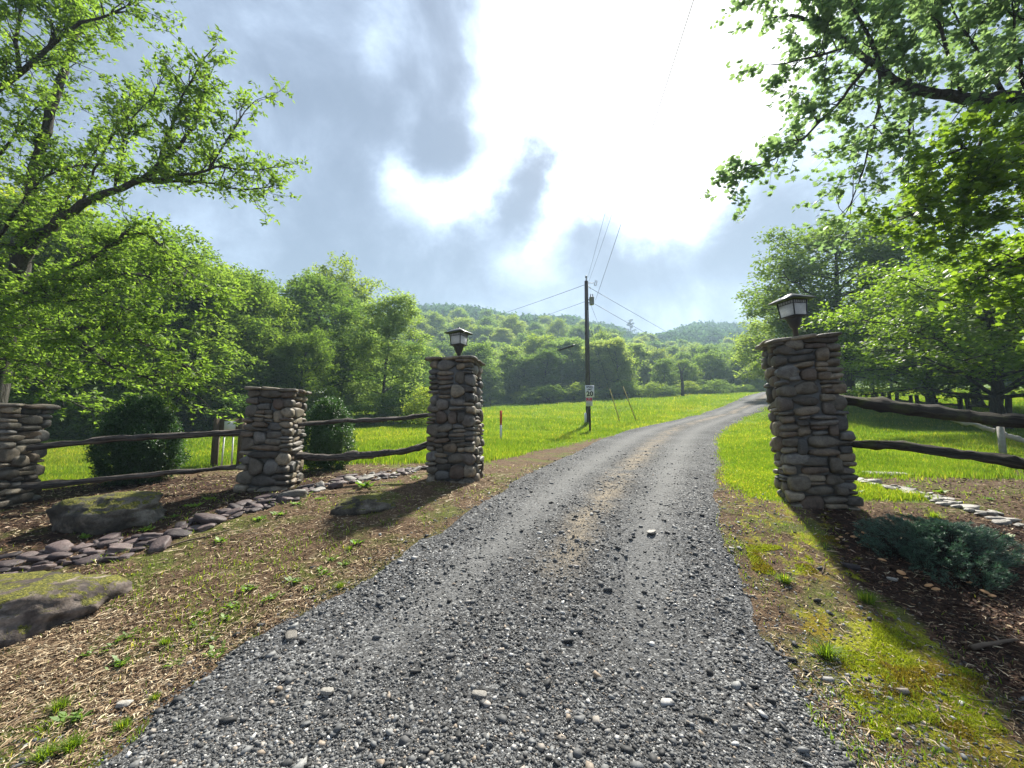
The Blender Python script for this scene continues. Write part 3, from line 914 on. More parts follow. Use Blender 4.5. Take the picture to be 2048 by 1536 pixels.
def build_moss():
    rng = np.random.default_rng(8)
    y = rng.uniform(1.2, 4.2, 260000); l, r = road_lr(y); x = r + rng.uniform(0, 1.7, len(y))
    g, m, b = zones(x, y)
    mm = m + (vnoise(x * 6, y * 6, seed=55) - .5) * .9 + (vnoise(x * 1.6, y * 1.6, seed=56) - .5) * .5
    ok = (mm > .62) & (rng.random(len(x)) < .8)
    x, y = x[ok], y[ok]
    h = rng.uniform(.006, .018, len(x)) * (.6 + 1.2 * vnoise(x * 9, y * 9, seed=57)); w = rng.uniform(.003, .007, len(x))
    V, F = blades(rng, x, y, h, w, .9, -.002)
    o = link('moss', raw_mesh('moss', V, F, M['moss']))
    tag(o, 'yellow green and rusty moss carpet beside the gravel edge', 'moss', kind='stuff')
build_moss()

def build_litter():
    rng = np.random.default_rng(21)
    def sticks(x, y, ln, w, tilt=.12, lift=.004):
        n = len(x); z = zf(x, y) + lift + rng.random(n) * .012
        az = rng.uniform(0, 2 * PI, n); el_ = rng.normal(0, tilt, n)
        d = np.stack([np.cos(az) * np.cos(el_), np.sin(az) * np.cos(el_), np.sin(el_)], -1)
        s_ = np.stack([-np.sin(az), np.cos(az), rng.normal(0, .5, n)], -1)
        b = np.stack([x, y, z], -1)
        bend = s_ * (rng.normal(0, .12, n) * ln)[:, None]
        h = (ln / 2)[:, None] * d; sw = (w / 2)[:, None] * s_
        V = np.stack([b - h - sw * .5, b + bend - sw, b + h - sw * .3, b + h + sw * .3, b + bend + sw, b - h + sw * .5], 1)
        q = np.arange(n)[:, None] * 6
        return V.reshape(-1, 3), [q + np.array([[0, 1, 4, 5]]), q + np.array([[1, 2, 3, 4]])]
    x, y = scatter_xy(rng, 600000, 1.0, 9, 1.9, 1.45)
    g, m, b = zones(x, y); l, r = road_lr(y)
    prob = np.where(x < l, .9 * (1 - .6 * b) * (.12 + 1.0 * vnoise(x * 1.6, y * 1.6, seed=61) ** 1.3), .16 * (1 - m)) * (1 - g)
    ok = (rng.random(len(x)) < prob) & (road_in(x, y) < -.02)
    x, y = x[ok], y[ok]; k = np.interp(y, [1, 3, 9], [.9, 1.2, 2.2])
    V, F = sticks(x, y, np.exp(rng.normal(math.log(.03), .5, len(x))) * k, rng.uniform(.0022, .006, len(x)) * k)
    o = link('straw_litter', raw_mesh('straw_litter', V, F, M['litter']))
    tag(o, 'dry straw and dead grass covering the left verge', 'straw', kind='stuff')
    x, y = scatter_xy(rng, 270000, .6, 9.5, 1.6, 1.5)
    g, m, b = zones(x, y)
    ok = (rng.random(len(x)) < b * .9 * (1 - g)) & (road_in(x, y) < -.05)
    x, y = x[ok], y[ok]; k = np.interp(y, [1, 3, 9], [.9, 1.2, 2.0])
    V, F = sticks(x, y, rng.uniform(.012, .045, len(x)) * k, rng.uniform(.005, .014, len(x)) * k, .3, .003)
    o = link('bark_mulch', raw_mesh('bark_mulch', V, F, M['chips']))
    tag(o, 'dark brown bark mulch chips around the pillars', 'mulch', kind='stuff')
build_litter()

# ------------------------------------------------------------------ stone pillars
def stone_shape(rng, boxy=.62, rough=.10):
    V, F = ICO3
    p = boxy
    v = np.sign(V) * np.abs(V) ** p
    m = np.max(np.abs(v), axis=1, keepdims=True)
    v = v / np.maximum(m ** .35, 1e-6) * .96
    o = rng.uniform(0, 50, 3)
    n = fbm(V[:, 0] * 1.1 + o[0], V[:, 1] * 1.1 + o[1], V[:, 2] * 1.1 + o[2], seed=int(o[0] * 10), oct=3)
    v = v * (1 + rough * 3.0 * n[:, None])
    # skew so outlines are not symmetric
    v[:, 2] *= 1 + rng.uniform(-.28, .28) * v[:, 0]
    v[:, 2] += rng.uniform(-.12, .12) * v[:, 0]
    return v, F

def pillar(loc, rz, w, d, H, seed, label, lean=(0, 0), flare=.06):
    rng = np.random.default_rng(seed)
    root = empty('stone_pillar', loc, rz, label, 'stone pillar', 'rounded river stone pillars of the entrance')
    root.rotation_euler = (lean[0], lean[1], rz)
    core = MB(); core.box((0, 0, H / 2 - .15), (w - .105, d - .105, H + .24))
    core.build('mortar_core', M['mortar'], root)
    sw = MB()
    def put(c, half, face_rot, rr=.05):
        v, F = stone_shape(rng, rng.uniform(.55, .9), rng.uniform(.08, .16))
        ax = 0 if half[0] > half[1] else 1
        v[:, 2] *= 1 - rng.uniform(.0, .36) * np.abs(v[:, ax]) ** 2
        v[:, 2] *= 1 - rng.uniform(.0, .35) * (v[:, ax] * rng.choice([-1, 1]) > 0) * np.abs(v[:, ax])
        R3 = face_rot @ eul(rng.normal(0, rr), rng.normal(0, rr), rng.normal(0, rr))
        V = (v * np.array(half)) @ R3.T + np.array(c)
        fl = 1 + flare * (1 - V[:, 2:3] / H)
        V[:, :2] *= np.clip(fl, .9, 1.2)
        sw.add(V, F)
    faces = [(0, w, d / 2), (PI / 2, d, w / 2), (PI, w, d / 2), (-PI / 2, d, w / 2)]
    # corner columns
    for sx in (-1, 1):
        for sy in (-1, 1):
            z = -.12; k = 0
            while z < H - .03:
                h = rng.choice([rng.uniform(.05, .085), rng.uniform(.08, .13), rng.uniform(.13, .22)], p=[.34, .4, .26])
                h = min(h, H - z + .01)
                lx = rng.uniform(.09, .14); ly = rng.uniform(.07, .10)
                if k % 2: lx, ly = ly, lx
                put((sx * (w / 2 - lx + rng.uniform(.0, .035)), sy * (d / 2 - ly + rng.uniform(0, .035)), z + h / 2), (lx, ly, h * .53), np.eye(3), .05)
                z += h; k += 1
    for a, fw, out in faces:
        R3 = rotz(a)
        z = -.12
        while z < H - .02:
            h = min(rng.uniform(.11, .27), H - z)
            if H - z - h < .06: h = H - z
            s = -fw / 2 + .13 + rng.uniform(-.03, .03)
            end = fw / 2 - .12
            while s < end - .03:
                cw = rng.uniform(.11, .36)
                if end - s - cw < .10: cw = end - s
                k = 1
                if h > .12:
                    k = rng.choice([1, 2, 3, 4], p=[.42, .33, .18, .07]) if h > .17 else rng.choice([1, 2], p=[.45, .55])
                if cw > .26 and k == 1 and h > .2 and rng.random() < .5: k = 2
                cuts = np.sort(rng.uniform(.3, .7, k - 1)) if k == 2 else (np.arange(1, k) / k + rng.uniform(-.06, .06, k - 1) if k >= 3 else np.array([]))
                cuts = np.r_[0, cuts, 1]
                for q in range(k):
                    z0, z1 = z + h * cuts[q], z + h * cuts[q + 1]
                    dx = rng.uniform(-.012, .012)
                    hw = cw * rng.uniform(.47, .57)
                    dep = rng.uniform(.07, .1)
                    loc_ = np.array([s + cw / 2 + dx, -(out - dep + rng.uniform(.0, .055)), (z0 + z1) / 2])
                    put(R3 @ loc_, (hw, dep, (z1 - z0) * rng.uniform(.49, .56)), R3, .06)
                s += cw
            z += h
    sw.build('stonework', M['stonework'], root, True)
    cap = MB()
    # thin overhanging cap slabs
    k = max(3, int(round(w / .27)))
    for ix in range(k):
        for iy in range(k):
            v, F = stone_shape(rng, .55, .07)
            cx = (ix + .5) / k * (w + .1) - (w + .1) / 2 + rng.uniform(-.02, .02); cy2 = (iy + .5) / k * (d + .1) - (d + .1) / 2 + rng.uniform(-.02, .02)
            th = rng.uniform(.02, .034)
            V = (v * np.array([(w + .1) / k * rng.uniform(.52, .62), (d + .1) / k * rng.uniform(.52, .62), th])) @ eul(rng.normal(0, .05), rng.normal(0, .05), rng.normal(0, .25)).T
            cap.add(V + np.array([cx, cy2, H + .005 + rng.uniform(-.008, .014)]), F)
    cap.build('cap_slab', M['stonework'], root, True)
    return root

def gpt(x, y): return np.array([x, y, float(zf(x, y))])
p4 = P(1632, 1006, 4.72); p3 = P(912, 962, 6.4); p2 = P(540, 985, 5.85); p1 = P(-22, 1020, 5.05)
# pixel points are on the near foot of each pillar; move the centres back by half a depth
def back(p, k):
    q = p.copy(); d = np.array([p[0], p[1]]); d /= np.linalg.norm(d); q[:2] += d * k; return gpt(q[0], q[1])
C4, C3, C2, C1 = back(p4, .40), back(p3, .36), back(p2, .30), back(p1, .32)
A4, A3, A2, A1 = R(-19), R(-9), R(11), R(12)
H4, H3, H2, H1 = 2.12, 2.06, 1.52, 1.36
pillar(C4, A4, .70, .62, H4, 41, 'tall stone pillar with a lantern on the right side of the driveway', (R(.5), R(-2.2)), .02)
pillar(C3, A3, .76, .74, H3, 32, 'tall stone pillar with a lantern on the left side of the driveway', (0, R(-.5)), .08)
pillar(C2, A2, .64, .66, H2, 23, 'short stone pillar in the middle of the left fence with rails both sides', (0, R(1.5)), .10)
pillar(C1, A1, .62, .58, H1, 14, 'short stone pillar at the far left end of the fence', (0, R(2.0)), .05)

# ------------------------------------------------------------------ lanterns
def lantern(loc, rz, label, tilt=(0, 0)):
    root = empty('post_lantern', loc, rz, label, 'lantern', 'black lanterns on the gate pillars')
    root.rotation_euler = (tilt[0], tilt[1], rz); root.scale = (.93, .93, 1.0)
    b = MB()
    b.lathe([(.0, -.03), (.034, -.03), (.034, .085), (.04, .09), (.062, .12), (.086, .19), (.094, .215), (.094, .228), (.11, .232), (.11, .245), (.0, .245)], n=20)
    b.build('socket_cup', M['black_metal'], root, False)
    f = MB()
    f.box((0, 0, .252), (.27, .27, .014), bev=.003)
    f.box((0, 0, .463), (.262, .262, .012), bev=.002)
    for sx in (-1, 1):
        for sy in (-1, 1):
            V = []
            for z, q in ((.256, .108), (.462, .124)):
                V += [(sx * q + dx, sy * q + dy, z) for dx, dy in ((-.0065, -.0065), (.0065, -.0065), (.0065, .0065), (-.0065, .0065))]
            f.add(V, np.array([(0, 1, 5, 4), (1, 2, 6, 5), (2, 3, 7, 6), (3, 0, 4, 7)]))
    for a in range(4):        # cross bars and the small upper lattice
        R3 = rotz(a * PI / 2)
        f.box(R3 @ np.array([0, -.121, .418]), (.235, .007, .007) if a % 2 == 0 else (.007, .235, .007))
        for q in (-.08, -.04, 0, .04, .08):
            f.box(R3 @ np.array([q, -.123, .44]), (.004, .004, .045))
    f.build('frame', M['black_metal'], root)
    for a in range(4):
        g = MB(); R3 = rotz(a * PI / 2)
        V = np.array([(-.104, -.108, .26), (.104, -.108, .26), (.118, -.119, .458), (-.118, -.119, .458),
                      (-.104, -.105, .26), (.104, -.105, .26), (.118, -.116, .458), (-.118, -.116, .458)]) @ R3.T
        g.add(V, np.array([(0, 1, 2, 3), (5, 4, 7, 6), (0, 4, 5, 1), (1, 5, 6, 2), (2, 6, 7, 3), (3, 7, 4, 0)]))
        g.build('glass_pane', M['glass'], root)
    bl = MB(); bl.lathe([(0, .262), (.02, .262), (.02, .30), (.014, .31), (.03, .34), (.034, .365), (.028, .39), (0, .402)], n=14)
    bl.build('bulb', M['bulb'], root, True)
    rf = MB()
    s0, s1 = .205, .205
    V = [(-s0, -s0, .468), (s0, -s0, .468), (s0, s0, .468), (-s0, s0, .468), (-s0, -s0, .479), (s0, -s0, .479), (s0, s0, .479), (-s0, s0, .479), (0, 0, .585), (0, 0, .53)]
    rf.add(V, [np.array([(0, 1, 5, 4), (1, 2, 6, 5), (2, 3, 7, 6), (3, 0, 4, 7)]), np.array([(4, 5, 8), (5, 6, 8), (6, 7, 8), (7, 4, 8), (1, 0, 9), (2, 1, 9), (3, 2, 9), (0, 3, 9)])])
    rf.lathe([(0, .575), (.03, .573), (.022, .588), (0, .592)], n=10)
    rf.build('roof', M['roof_metal'], root)
    return root
lantern(C3 + np.array([0.02, 0, H3 + .06]), R(-28), 'black lantern on top of the left gate pillar', (0, R(-1.5)))
lantern(C4 + np.array([-.15, -.08, H4 + .07]), R(14), 'black lantern on top of the right gate pillar, leaning slightly', (0, R(-3.5)))

# ------------------------------------------------------------------ split rails
def rail(a, b, r0, r1, seed, label, mat, group, sag=0.03, name='split_rail'):
    rng = np.random.default_rng(seed)
    a = np.array(a); b = np.array(b); L_ = np.linalg.norm(b - a)
    d = (b - a) / L_
    yaw = math.atan2(d[1], d[0]); pit = math.asin(d[2])
    n = 26; s = np.linspace(0, 1, n)
    pts = np.stack([s * L_, .02 * np.cumsum(rng.normal(0, .5, n)) * np.sin(PI * s), -sag * np.sin(PI * s) + .016 * np.cumsum(rng.normal(0, .55, n)) * np.sin(PI * s)], -1)
    rad = np.interp(s, [0, 1], [r0, r1]) * (1 + rng.normal(0, .05, n))
    for kn in rng.uniform(.1, .9, 3):
        rad = rad * (1 + .22 * np.exp(-((s - kn) / .02) ** 2))
    m = MB(); m.tube(pts, rad, 11, True)
    V = m.V[0]
    base = fbm(V[:, 0] * 2.2, V[:, 1] * 38, V[:, 2] * 38, seed=seed, oct=3)
    c = np.interp(V[:, 0], s * L_, pts[:, 2]); cy2 = np.interp(V[:, 0], s * L_, pts[:, 1])
    V[:, 2] = c + (V[:, 2] - c) * (1 + 2.0 * base); V[:, 1] = cy2 + (V[:, 1] - cy2) * (1.0 + 2.0 * base)
    o = m.build(name, M[mat], None, True)
    o.location = tuple(a); o.rotation_euler = (0, -pit, yaw)
    return tag(o, label, 'fence rail', group)
GR = 'split rails of the entrance fence'
def edge(C, A, w, z, side, back_=0.0):
    """point just inside the stonework of a pillar side face"""
    return C + rotz(A) @ np.array([side * (w / 2 - .07), back_, z])
def lift(C, p): return p
def at_t(px, py, t): return P(px, py, t)
# rails are placed by where they enter the pillars
def railpt(C, w, A, side, row, px):
    """height on the pillar matching an image row"""
    q = edge(C, A, w, 0, side)
    t = q[1] / pix_dir(px, row)[1]
    return np.array([q[0], q[1], P(px, row, t)[2]])
r1a, r1b = railpt(C1, .62, A1, 1, 898, 80), railpt(C2, .64, A2, -1, 862, 490)
rail(r1a, r1b, .042, .036, 1, 'upper grey rail between the two short stone pillars', 'rail', GR, -.02)
r2a, r2b = railpt(C1, .62, A1, 1, 976, 70), railpt(C2, .64, A2, -1, 930, 478)
rail(r2a, r2b, .042, .036, 2, 'lower grey rail between the two short stone pillars', 'rail', GR, .0)
r3a, r3b = railpt(C2, .64, A2, 1, 850, 600), railpt(C3, .76, A3, -1, 828, 862)
rail(r3a, r3b, .034, .036, 3, 'upper thin rail between the short pillar and left gate pillar', 'rail', GR, .02)
r4a, r4b = railpt(C2, .64, A2, 1, 911, 590), railpt(C3, .76, A3, -1, 884, 858)
rail(r4a, r4b, .052, .056, 4, 'lower thick rail between the short pillar and left gate pillar', 'rail', GR, .10)
# right side
ra = railpt(C4, .70, A4, 1, 800, 1690)
rail(ra, P(2180, 848, 3.75), .060, .074, 5, 'thick upper mossy rail running right from the right gate pillar', 'rail_mossy', GR, -.03)
rc = railpt(C4, .70, A4, 1, 884, 1690)
rail(rc, P(2180, 957, 3.75), .050, .056, 6, 'lower mossy rail running right from the right gate pillar', 'rail_mossy', GR, -.04)

# ------------------------------------------------------------------ boulders and river stones
def boulder(loc, size, rz, seed, mat, label, name='boulder', flat=.55, amp=.5):
    V, F = ICO4
    rng = np.random.default_rng(seed)
    v = np.sign(V) * np.abs(V) ** .9
    o = rng.uniform(0, 99, 3)
    v = v * (1 + amp * fbm(V[:, 0] * 1.2 + o[0], V[:, 1] * 1.2 + o[1], V[:, 2] * 1.2 + o[2], seed=seed, oct=5)[:, None] * 1.1)
    v = v * (1 + .16 * fbm(V[:, 0] * 3.5 + o[0], V[:, 1] * 3.5, V[:, 2] * 8, seed=seed + 3, oct=4)[:, None])
    v = v * (1 + .10 * (np.abs(fbm(V[:, 0] * 6 + o[1], V[:, 1] * 6, V[:, 2] * 11, seed=seed + 5, oct=4)) * -2 + .2)[:, None])
    v[:, 2] = np.where(v[:, 2] > flat, flat + (v[:, 2] - flat) * .35, v[:, 2])
    v = v * np.array(size)
    me = raw_mesh(name, v, F, M[mat], True)
    ob = link(name, me); ob.location = tuple(loc); ob.rotation_euler = (0, 0, rz)
    tag(ob, label, 'boulder')
    return ob
b1 = GT(258, 4.75); boulder(b1 + np.array([0, 0, .07]), (.56, .34, .265), R(-4), 7, 'boulder', 'long mossy boulder in the mulch left of the short pillar', flat=.85, amp=.75)
b0 = GT(30, 3.05); boulder(b0 + np.array([-.12, .0, -.02]), (.84, .46, .36), R(14), 12, 'slab_rock', 'large flat topped rock at the lower left with a bright moss patch', flat=.7, amp=.8)
b2 = GT(735, 5.1); boulder(b2 + np.array([0, 0, -.02]), (.34, .22, .17), R(10), 5, 'boulder', 'low mossy rock in the shadow left of the left gate pillar', flat=.9, amp=.9)
b3 = G(1770, 950); boulder(b3 + np.array([0, 0, -.01]), (.44, .22, .07), R(-8), 19, 'grey_stone', 'flat pale slab in the grass right of the right gate pillar', flat=.9, amp=.5)

def stone_protos(mat, n, seed, label, group):
    out = []
    rng = np.random.default_rng(seed)
    for k in range(n):
        v, F = stone_shape(rng, rng.uniform(.6, .95), .30)
        out.append(raw_mesh('river_stone', v, F, M[mat], True))
    return out
def stone_bed(path, n, width, sizes, protos, label, group, seed, flatness=(.3, .5), pick=None):
    rng = np.random.default_rng(seed)
    path = np.array(path); d = np.r_[0, np.cumsum(np.linalg.norm(np.diff(path, axis=0), axis=1))]
    placed = []; tries = 0
    while len(placed) < n and tries < n * 40:
        tries += 1
        s = rng.random() * d[-1]
        p = np.array([np.interp(s, d, path[:, 0]), np.interp(s, d, path[:, 1])])
        w = np.interp(s / d[-1], np.linspace(0, 1, len(width)), width)
        p = p + np.array([rng.normal(0, .06), rng.uniform(-w, w)])
        r = rng.uniform(*sizes) * (1.0 if rng.random() < .8 else 1.5)
        if any((p[0] - q[0]) ** 2 + (p[1] - q[1]) ** 2 < (.72 * (r + q[2])) ** 2 for q in placed): 
            r *= .55
            if any((p[0] - q[0]) ** 2 + (p[1] - q[1]) ** 2 < (.72 * (r + q[2])) ** 2 for q in placed): continue
        placed.append((p[0], p[1], r))
    for (x, y, r) in placed:
        o = bpy.data.objects.new('river_stone', protos[rng.integers(len(protos))]); col.objects.link(o)
        fl = rng.uniform(*flatness)
        o.location = (x, y, float(zf(x, y)) + r * fl * .35)
        o.scale = (r * rng.uniform(.9, 1.35), r * rng.uniform(.65, .95), r * fl)
        o.rotation_euler = (rng.normal(0, .18), rng.normal(0, .18), rng.uniform(0, PI))
        tag(o, label, 'stone', group)
pd = stone_protos('river_dark', 7, 3, '', ''); pp = stone_protos('river_pale', 6, 4, '', '')
pth = [G(*p)[:2] for p in [(-120, 1165), (60, 1130), (180, 1105), (300, 1085), (420, 1045), (520, 1012), (600, 990)]]
stone_bed(pth, 145, [.34, .30, .26, .28, .34], (.045, .115), pd, 'dark purplish river stone in the dry bed left of the verge', 'dark stones of the left dry stream bed', 5)
pth = [G(*p)[:2] for p in [(600, 985), (660, 970), (730, 955), (800, 948), (850, 935)]]
stone_bed(pth, 75, [.5, .6, .5], (.04, .105), pp[:3] + pd[:3], 'brownish rounded stone in the bed between short pillar and left gate pillar', 'rounded stones between the left pillars', 6)
pth = [G(*p)[:2] for p in [(1715, 962), (1770, 972), (1840, 990), (1930, 1020), (2000, 1040), (2100, 1075)]]
stone_bed(pth, 74, [.3, .42, .6, .7], (.035, .11), pp, 'pale rounded stone in the bed behind the juniper on the right', 'pale stones of the right dry stream bed', 7)
loose = [(1745, 1082, .04, 'small dark stone lying in the mulch left of the juniper'), (975, 1318, .035, None), (1905, 1140, 0, None)]
# a few single stones on the ground
for (px, py, r, lb, pm) in [(1705, 1137, .05, 'dark flat stone lying in the mulch left of the juniper', pd), (1785, 1160, .028, 'small white stone in the mulch below the juniper', pp),
                            (972, 1318, .026, 'black angular stone standing out of the near gravel', pd), (1303, 1068, .055, 'pale flat stone on the gravel driveway', pp),
                            (582, 1278, .05, 'long pale flake of stone near the left gravel edge', pp), (247, 1415, .03, 'white pebble on the straw verge near the gravel', pp),
                            (960, 1395, .035, 'pale green grey stone in the nearest gravel', pp), (655, 1385, .03, 'grey rounded stone on gravel nearer the left verge', pp)]:
    q = G(px, py)
    o = bpy.data.objects.new('loose_stone', pm[1 if r > .04 else 2]); col.objects.link(o)
    o.location = (q[0], q[1], float(zf(q[0], q[1])) + .016); o.scale = (r * 1.25, r * .75, r * .4); o.rotation_euler = (.1, .1, px * .7)
    tag(o, lb, 'stone')

# ------------------------------------------------------------------ leaves and trees
def leaf_quads(rng, C, L_, up=.8, droop=.25, asp=.5, out_from=None):
    """one pointed leaf per row of C"""
    n = len(C)
    nrm = rng.normal(0, 1, (n, 3)) * (1 - up * .5) ; nrm[:, 2] = np.abs(nrm[:, 2]) + up
    nrm /= np.linalg.norm(nrm, axis=1, keepdims=True)
    d = rng.normal(0, 1, (n, 3)); 
    if out_from is not None: d = d * .8 + out_from
    d[:, 2] -= droop
    d = d - nrm * np.sum(d * nrm, 1, keepdims=True); d /= (np.linalg.norm(d, axis=1, keepdims=True) + 1e-9)
    s_ = np.cross(nrm, d)
    ln = (L_ * rng.uniform(.7, 1.25, n))[:, None]
    V = np.stack([C, C + d * ln * .45 + s_ * ln * asp * .5, C + d * ln, C + d * ln * .45 - s_ * ln * asp * .5], 1)
    return V.reshape(-1, 3), np.arange(n)[:, None] * 4 + np.array([[0, 1, 2, 3]])

LOBE = np.array([(0, 0), (.16, .10), (.42, .05), (.30, .30), (.52, .42), (.28, .52), (.30, .78), (.10, .70), (0, 1.0),
                 (-.10, .70), (-.30, .78), (-.28, .52), (-.52, .42), (-.30, .30), (-.42, .05), (-.16, .10)])
def lobed_leaves(rng, C, L_, up=.6, droop=.5):
    n = len(C)
    nrm = rng.normal(0, 1, (n, 3)) * .7; nrm[:, 2] = np.abs(nrm[:, 2]) + up
    nrm /= np.linalg.norm(nrm, axis=1, keepdims=True)
    d = rng.normal(0, 1, (n, 3)); d[:, 2] -= droop
    d = d - nrm * np.sum(d * nrm, 1, keepdims=True); d /= np.linalg.norm(d, axis=1, keepdims=True)
    s_ = np.cross(nrm, d)
    ln = L_ * rng.uniform(.65, 1.2, n)
    V = C[:, None, :] + LOBE[None, :, 1, None] * d[:, None, :] * ln[:, None, None] + LOBE[None, :, 0, None] * s_[:, None, :] * ln[:, None, None] * .9
    m = len(LOBE)
    return V.reshape(-1, 3), np.arange(n)[:, None] * m + np.arange(m)[None]

def wander(rng, a, b, n, amp, arch=0.0):
    s = np.linspace(0, 1, n)[:, None]
    p = a + (b - a) * s
    w = np.cumsum(rng.normal(0, 1, (n, 3)), 0); w -= w[0] + (w[-1] - w[0]) * s
    p = p + w * amp * np.linalg.norm(b - a) / math.sqrt(n)
    p[:, 2] += arch * np.linalg.norm(b - a) * np.sin(PI * s[:, 0])
    return p

def grow(seed, H, Rr, cb, nprim=20, style='round', lean=0.0, rt=None):
    """skeleton and leaf clump centres for a woodland tree"""
    rng = np.random.default_rng(seed)
    mb = MB()
    rt = rt or H * .016 + .05
    tp = wander(rng, np.array([0, 0, -.3]), np.array([rng.normal(0, .04) * H, rng.normal(0, .04) * H, H * .88]), 12, .035)
    mb.tube(tp, np.linspace(rt, rt * .18, 12) * np.r_[1.35, 1.08, np.ones(10)], 8)
    cl = []; cr = []
    def env(h):
        q = (h - cb) / (H - cb)
        if style == 'round': return Rr * (max(0.0, 1 - (abs(q - .42) / .60) ** 2.3)) ** .5
        if style == 'tall': return Rr * (max(0.0, 1 - (abs(q - .35) / .67) ** 1.9)) ** .6
        if style == 'dome': return Rr * (max(0.02, 1 - q ** 2.2)) ** .5
        if style == 'layer': return Rr * (max(0.02, 1 - q ** 2.2)) ** .5
        if style == 'cone': return Rr * max(.04, 1 - q) ** .8
        return Rr * (1 - q)
    for i in range(nprim):
        q = (i + rng.uniform(0, .8)) / nprim
        h = cb + (H - cb) * q * .93
        hs = max(h - rng.uniform(.1, .25) * env(h), cb * .8)
        f = np.clip((hs + .3) / (H * .88 + .3), 0, 1) * 11
        st = tp[int(f)] + (tp[min(int(f) + 1, 11)] - tp[int(f)]) * (f - int(f))
        az = i * 2.39996 + rng.normal(0, .3)
        Ln = env(h) * rng.uniform(.75, 1.05)
        en = np.array([tp[-1][0] * q + math.cos(az) * Ln, tp[-1][1] * q + math.sin(az) * Ln, h + rng.uniform(-.05, .25) * Ln * (1 if style != 'cone' else -.6)])
        en[2] = min(en[2], H)
        pr = wander(rng, st, en, 7, .07, .05)
        mb.tube(pr, np.linspace(rt * .38 * (1 - .55 * q), rt * .06, 7), 5, False)
        ns = max(4, int(5 + Ln / Rr * 6))
        for j in range(ns):
            s_ = rng.uniform(.3, 1.0) if j else 1.0
            k = min(int(s_ * 6), 5); b = pr[k] + (pr[k + 1] - pr[k]) * (s_ * 6 - k)
            dd = rng.normal(0, 1, 3); dd[2] = abs(dd[2]) * .6; dd /= np.linalg.norm(dd)
            e2 = b + dd * Rr * rng.uniform(.12, .30)
            if rng.random() < .5: mb.tube(np.array([b, (b + e2) / 2 + rng.normal(0, .03, 3), e2]), [rt * .10, rt * .06, rt * .03], 4, False)
            cl.append(e2); cr.append(Rr * rng.uniform(.11, .20))
    cl.append(np.array([tp[-1][0], tp[-1][1], H - Rr * .15])); cr.append(Rr * .2)
    for i in range(nprim * 4 if style != 'layer' else 0):     # billowing outer clumps over the envelope
        q = rng.random() ** .8; h = cb + (H - cb) * (.12 + .86 * q); az = rng.uniform(0, 2 * PI); e = env(min(h, H - .02)) * rng.uniform(.5, 1.08)
        f = np.clip(h / (H * .88), 0, 1) * 11; c0 = tp[int(min(f, 11))]
        cl.append(np.array([c0[0] + math.cos(az) * e, c0[1] + math.sin(az) * e, h - Rr * .08])); cr.append(Rr * rng.uniform(.09, .26))
    return mb, np.array(cl), np.array(cr)

def clump_leaves(rng, cl, cr, nleaf, leaf, flat=.8, up=.8, asp=.55, droop=.25):
    w = cr ** 2.2; w = w / w.sum()
    ns = max(1, nleaf // 9)
    k = rng.choice(len(cl), ns, p=w)
    d = rng.normal(0, 1, (ns, 3)); d[:, 2] = d[:, 2] * .8 + .25; d /= np.linalg.norm(d, axis=1, keepdims=True)
    rr = rng.random(ns) ** .30
    off = d * (rr * cr[k])[:, None]; off[:, 2] *= flat
    c0 = cl[k] + off
    r9 = np.repeat(np.arange(ns), 9)
    C = c0[r9] + rng.normal(0, leaf * .75, (len(r9), 3)) * np.array([1, 1, .6])
    return leaf_quads(rng, C, leaf, up, droop, asp, out_from=d[r9] * .9)

def tree_proto(seed, H, Rr, cb, nleaf, leaf, style, leafmat, barkmat='bark', nprim=22, label=None, cat='tree', group=None, name='broadleaf_tree', loc=(0, 0, -50), flat=.85, rt=None):
    mb, cl, cr = grow(seed, H, Rr, cb, nprim, style, rt=rt)
    root = empty(name, loc, 0, label, cat, group)
    mb.build('trunk', M[barkmat], root, True)
    V, F = clump_leaves(np.random.default_rng(seed + 500), cl, cr, nleaf, leaf, flat)
    link('crown', raw_mesh('crown', V, F, M[leafmat]), root)
    return root

def use(proto, used, loc, rz, s, label, group=None, tilt=None):
    """the first placement moves the prototype itself, later ones copy it"""
    if id(proto) not in used:
        used.add(id(proto))
        proto.location = tuple(float(q) for q in loc); proto.rotation_euler = (0, 0, rz) if tilt is None else (tilt[0], tilt[1], rz)
        proto.scale = (s, s, s) if not isinstance(s, tuple) else s
        proto['label'] = label
        if group: proto['group'] = group
        elif 'group' in proto.keys(): del proto['group']
        return proto
    o = copy_tree(proto, loc, rz, s, label, group, tilt)
    if not group and 'group' in o.keys(): del o['group']
    return o
used = set()
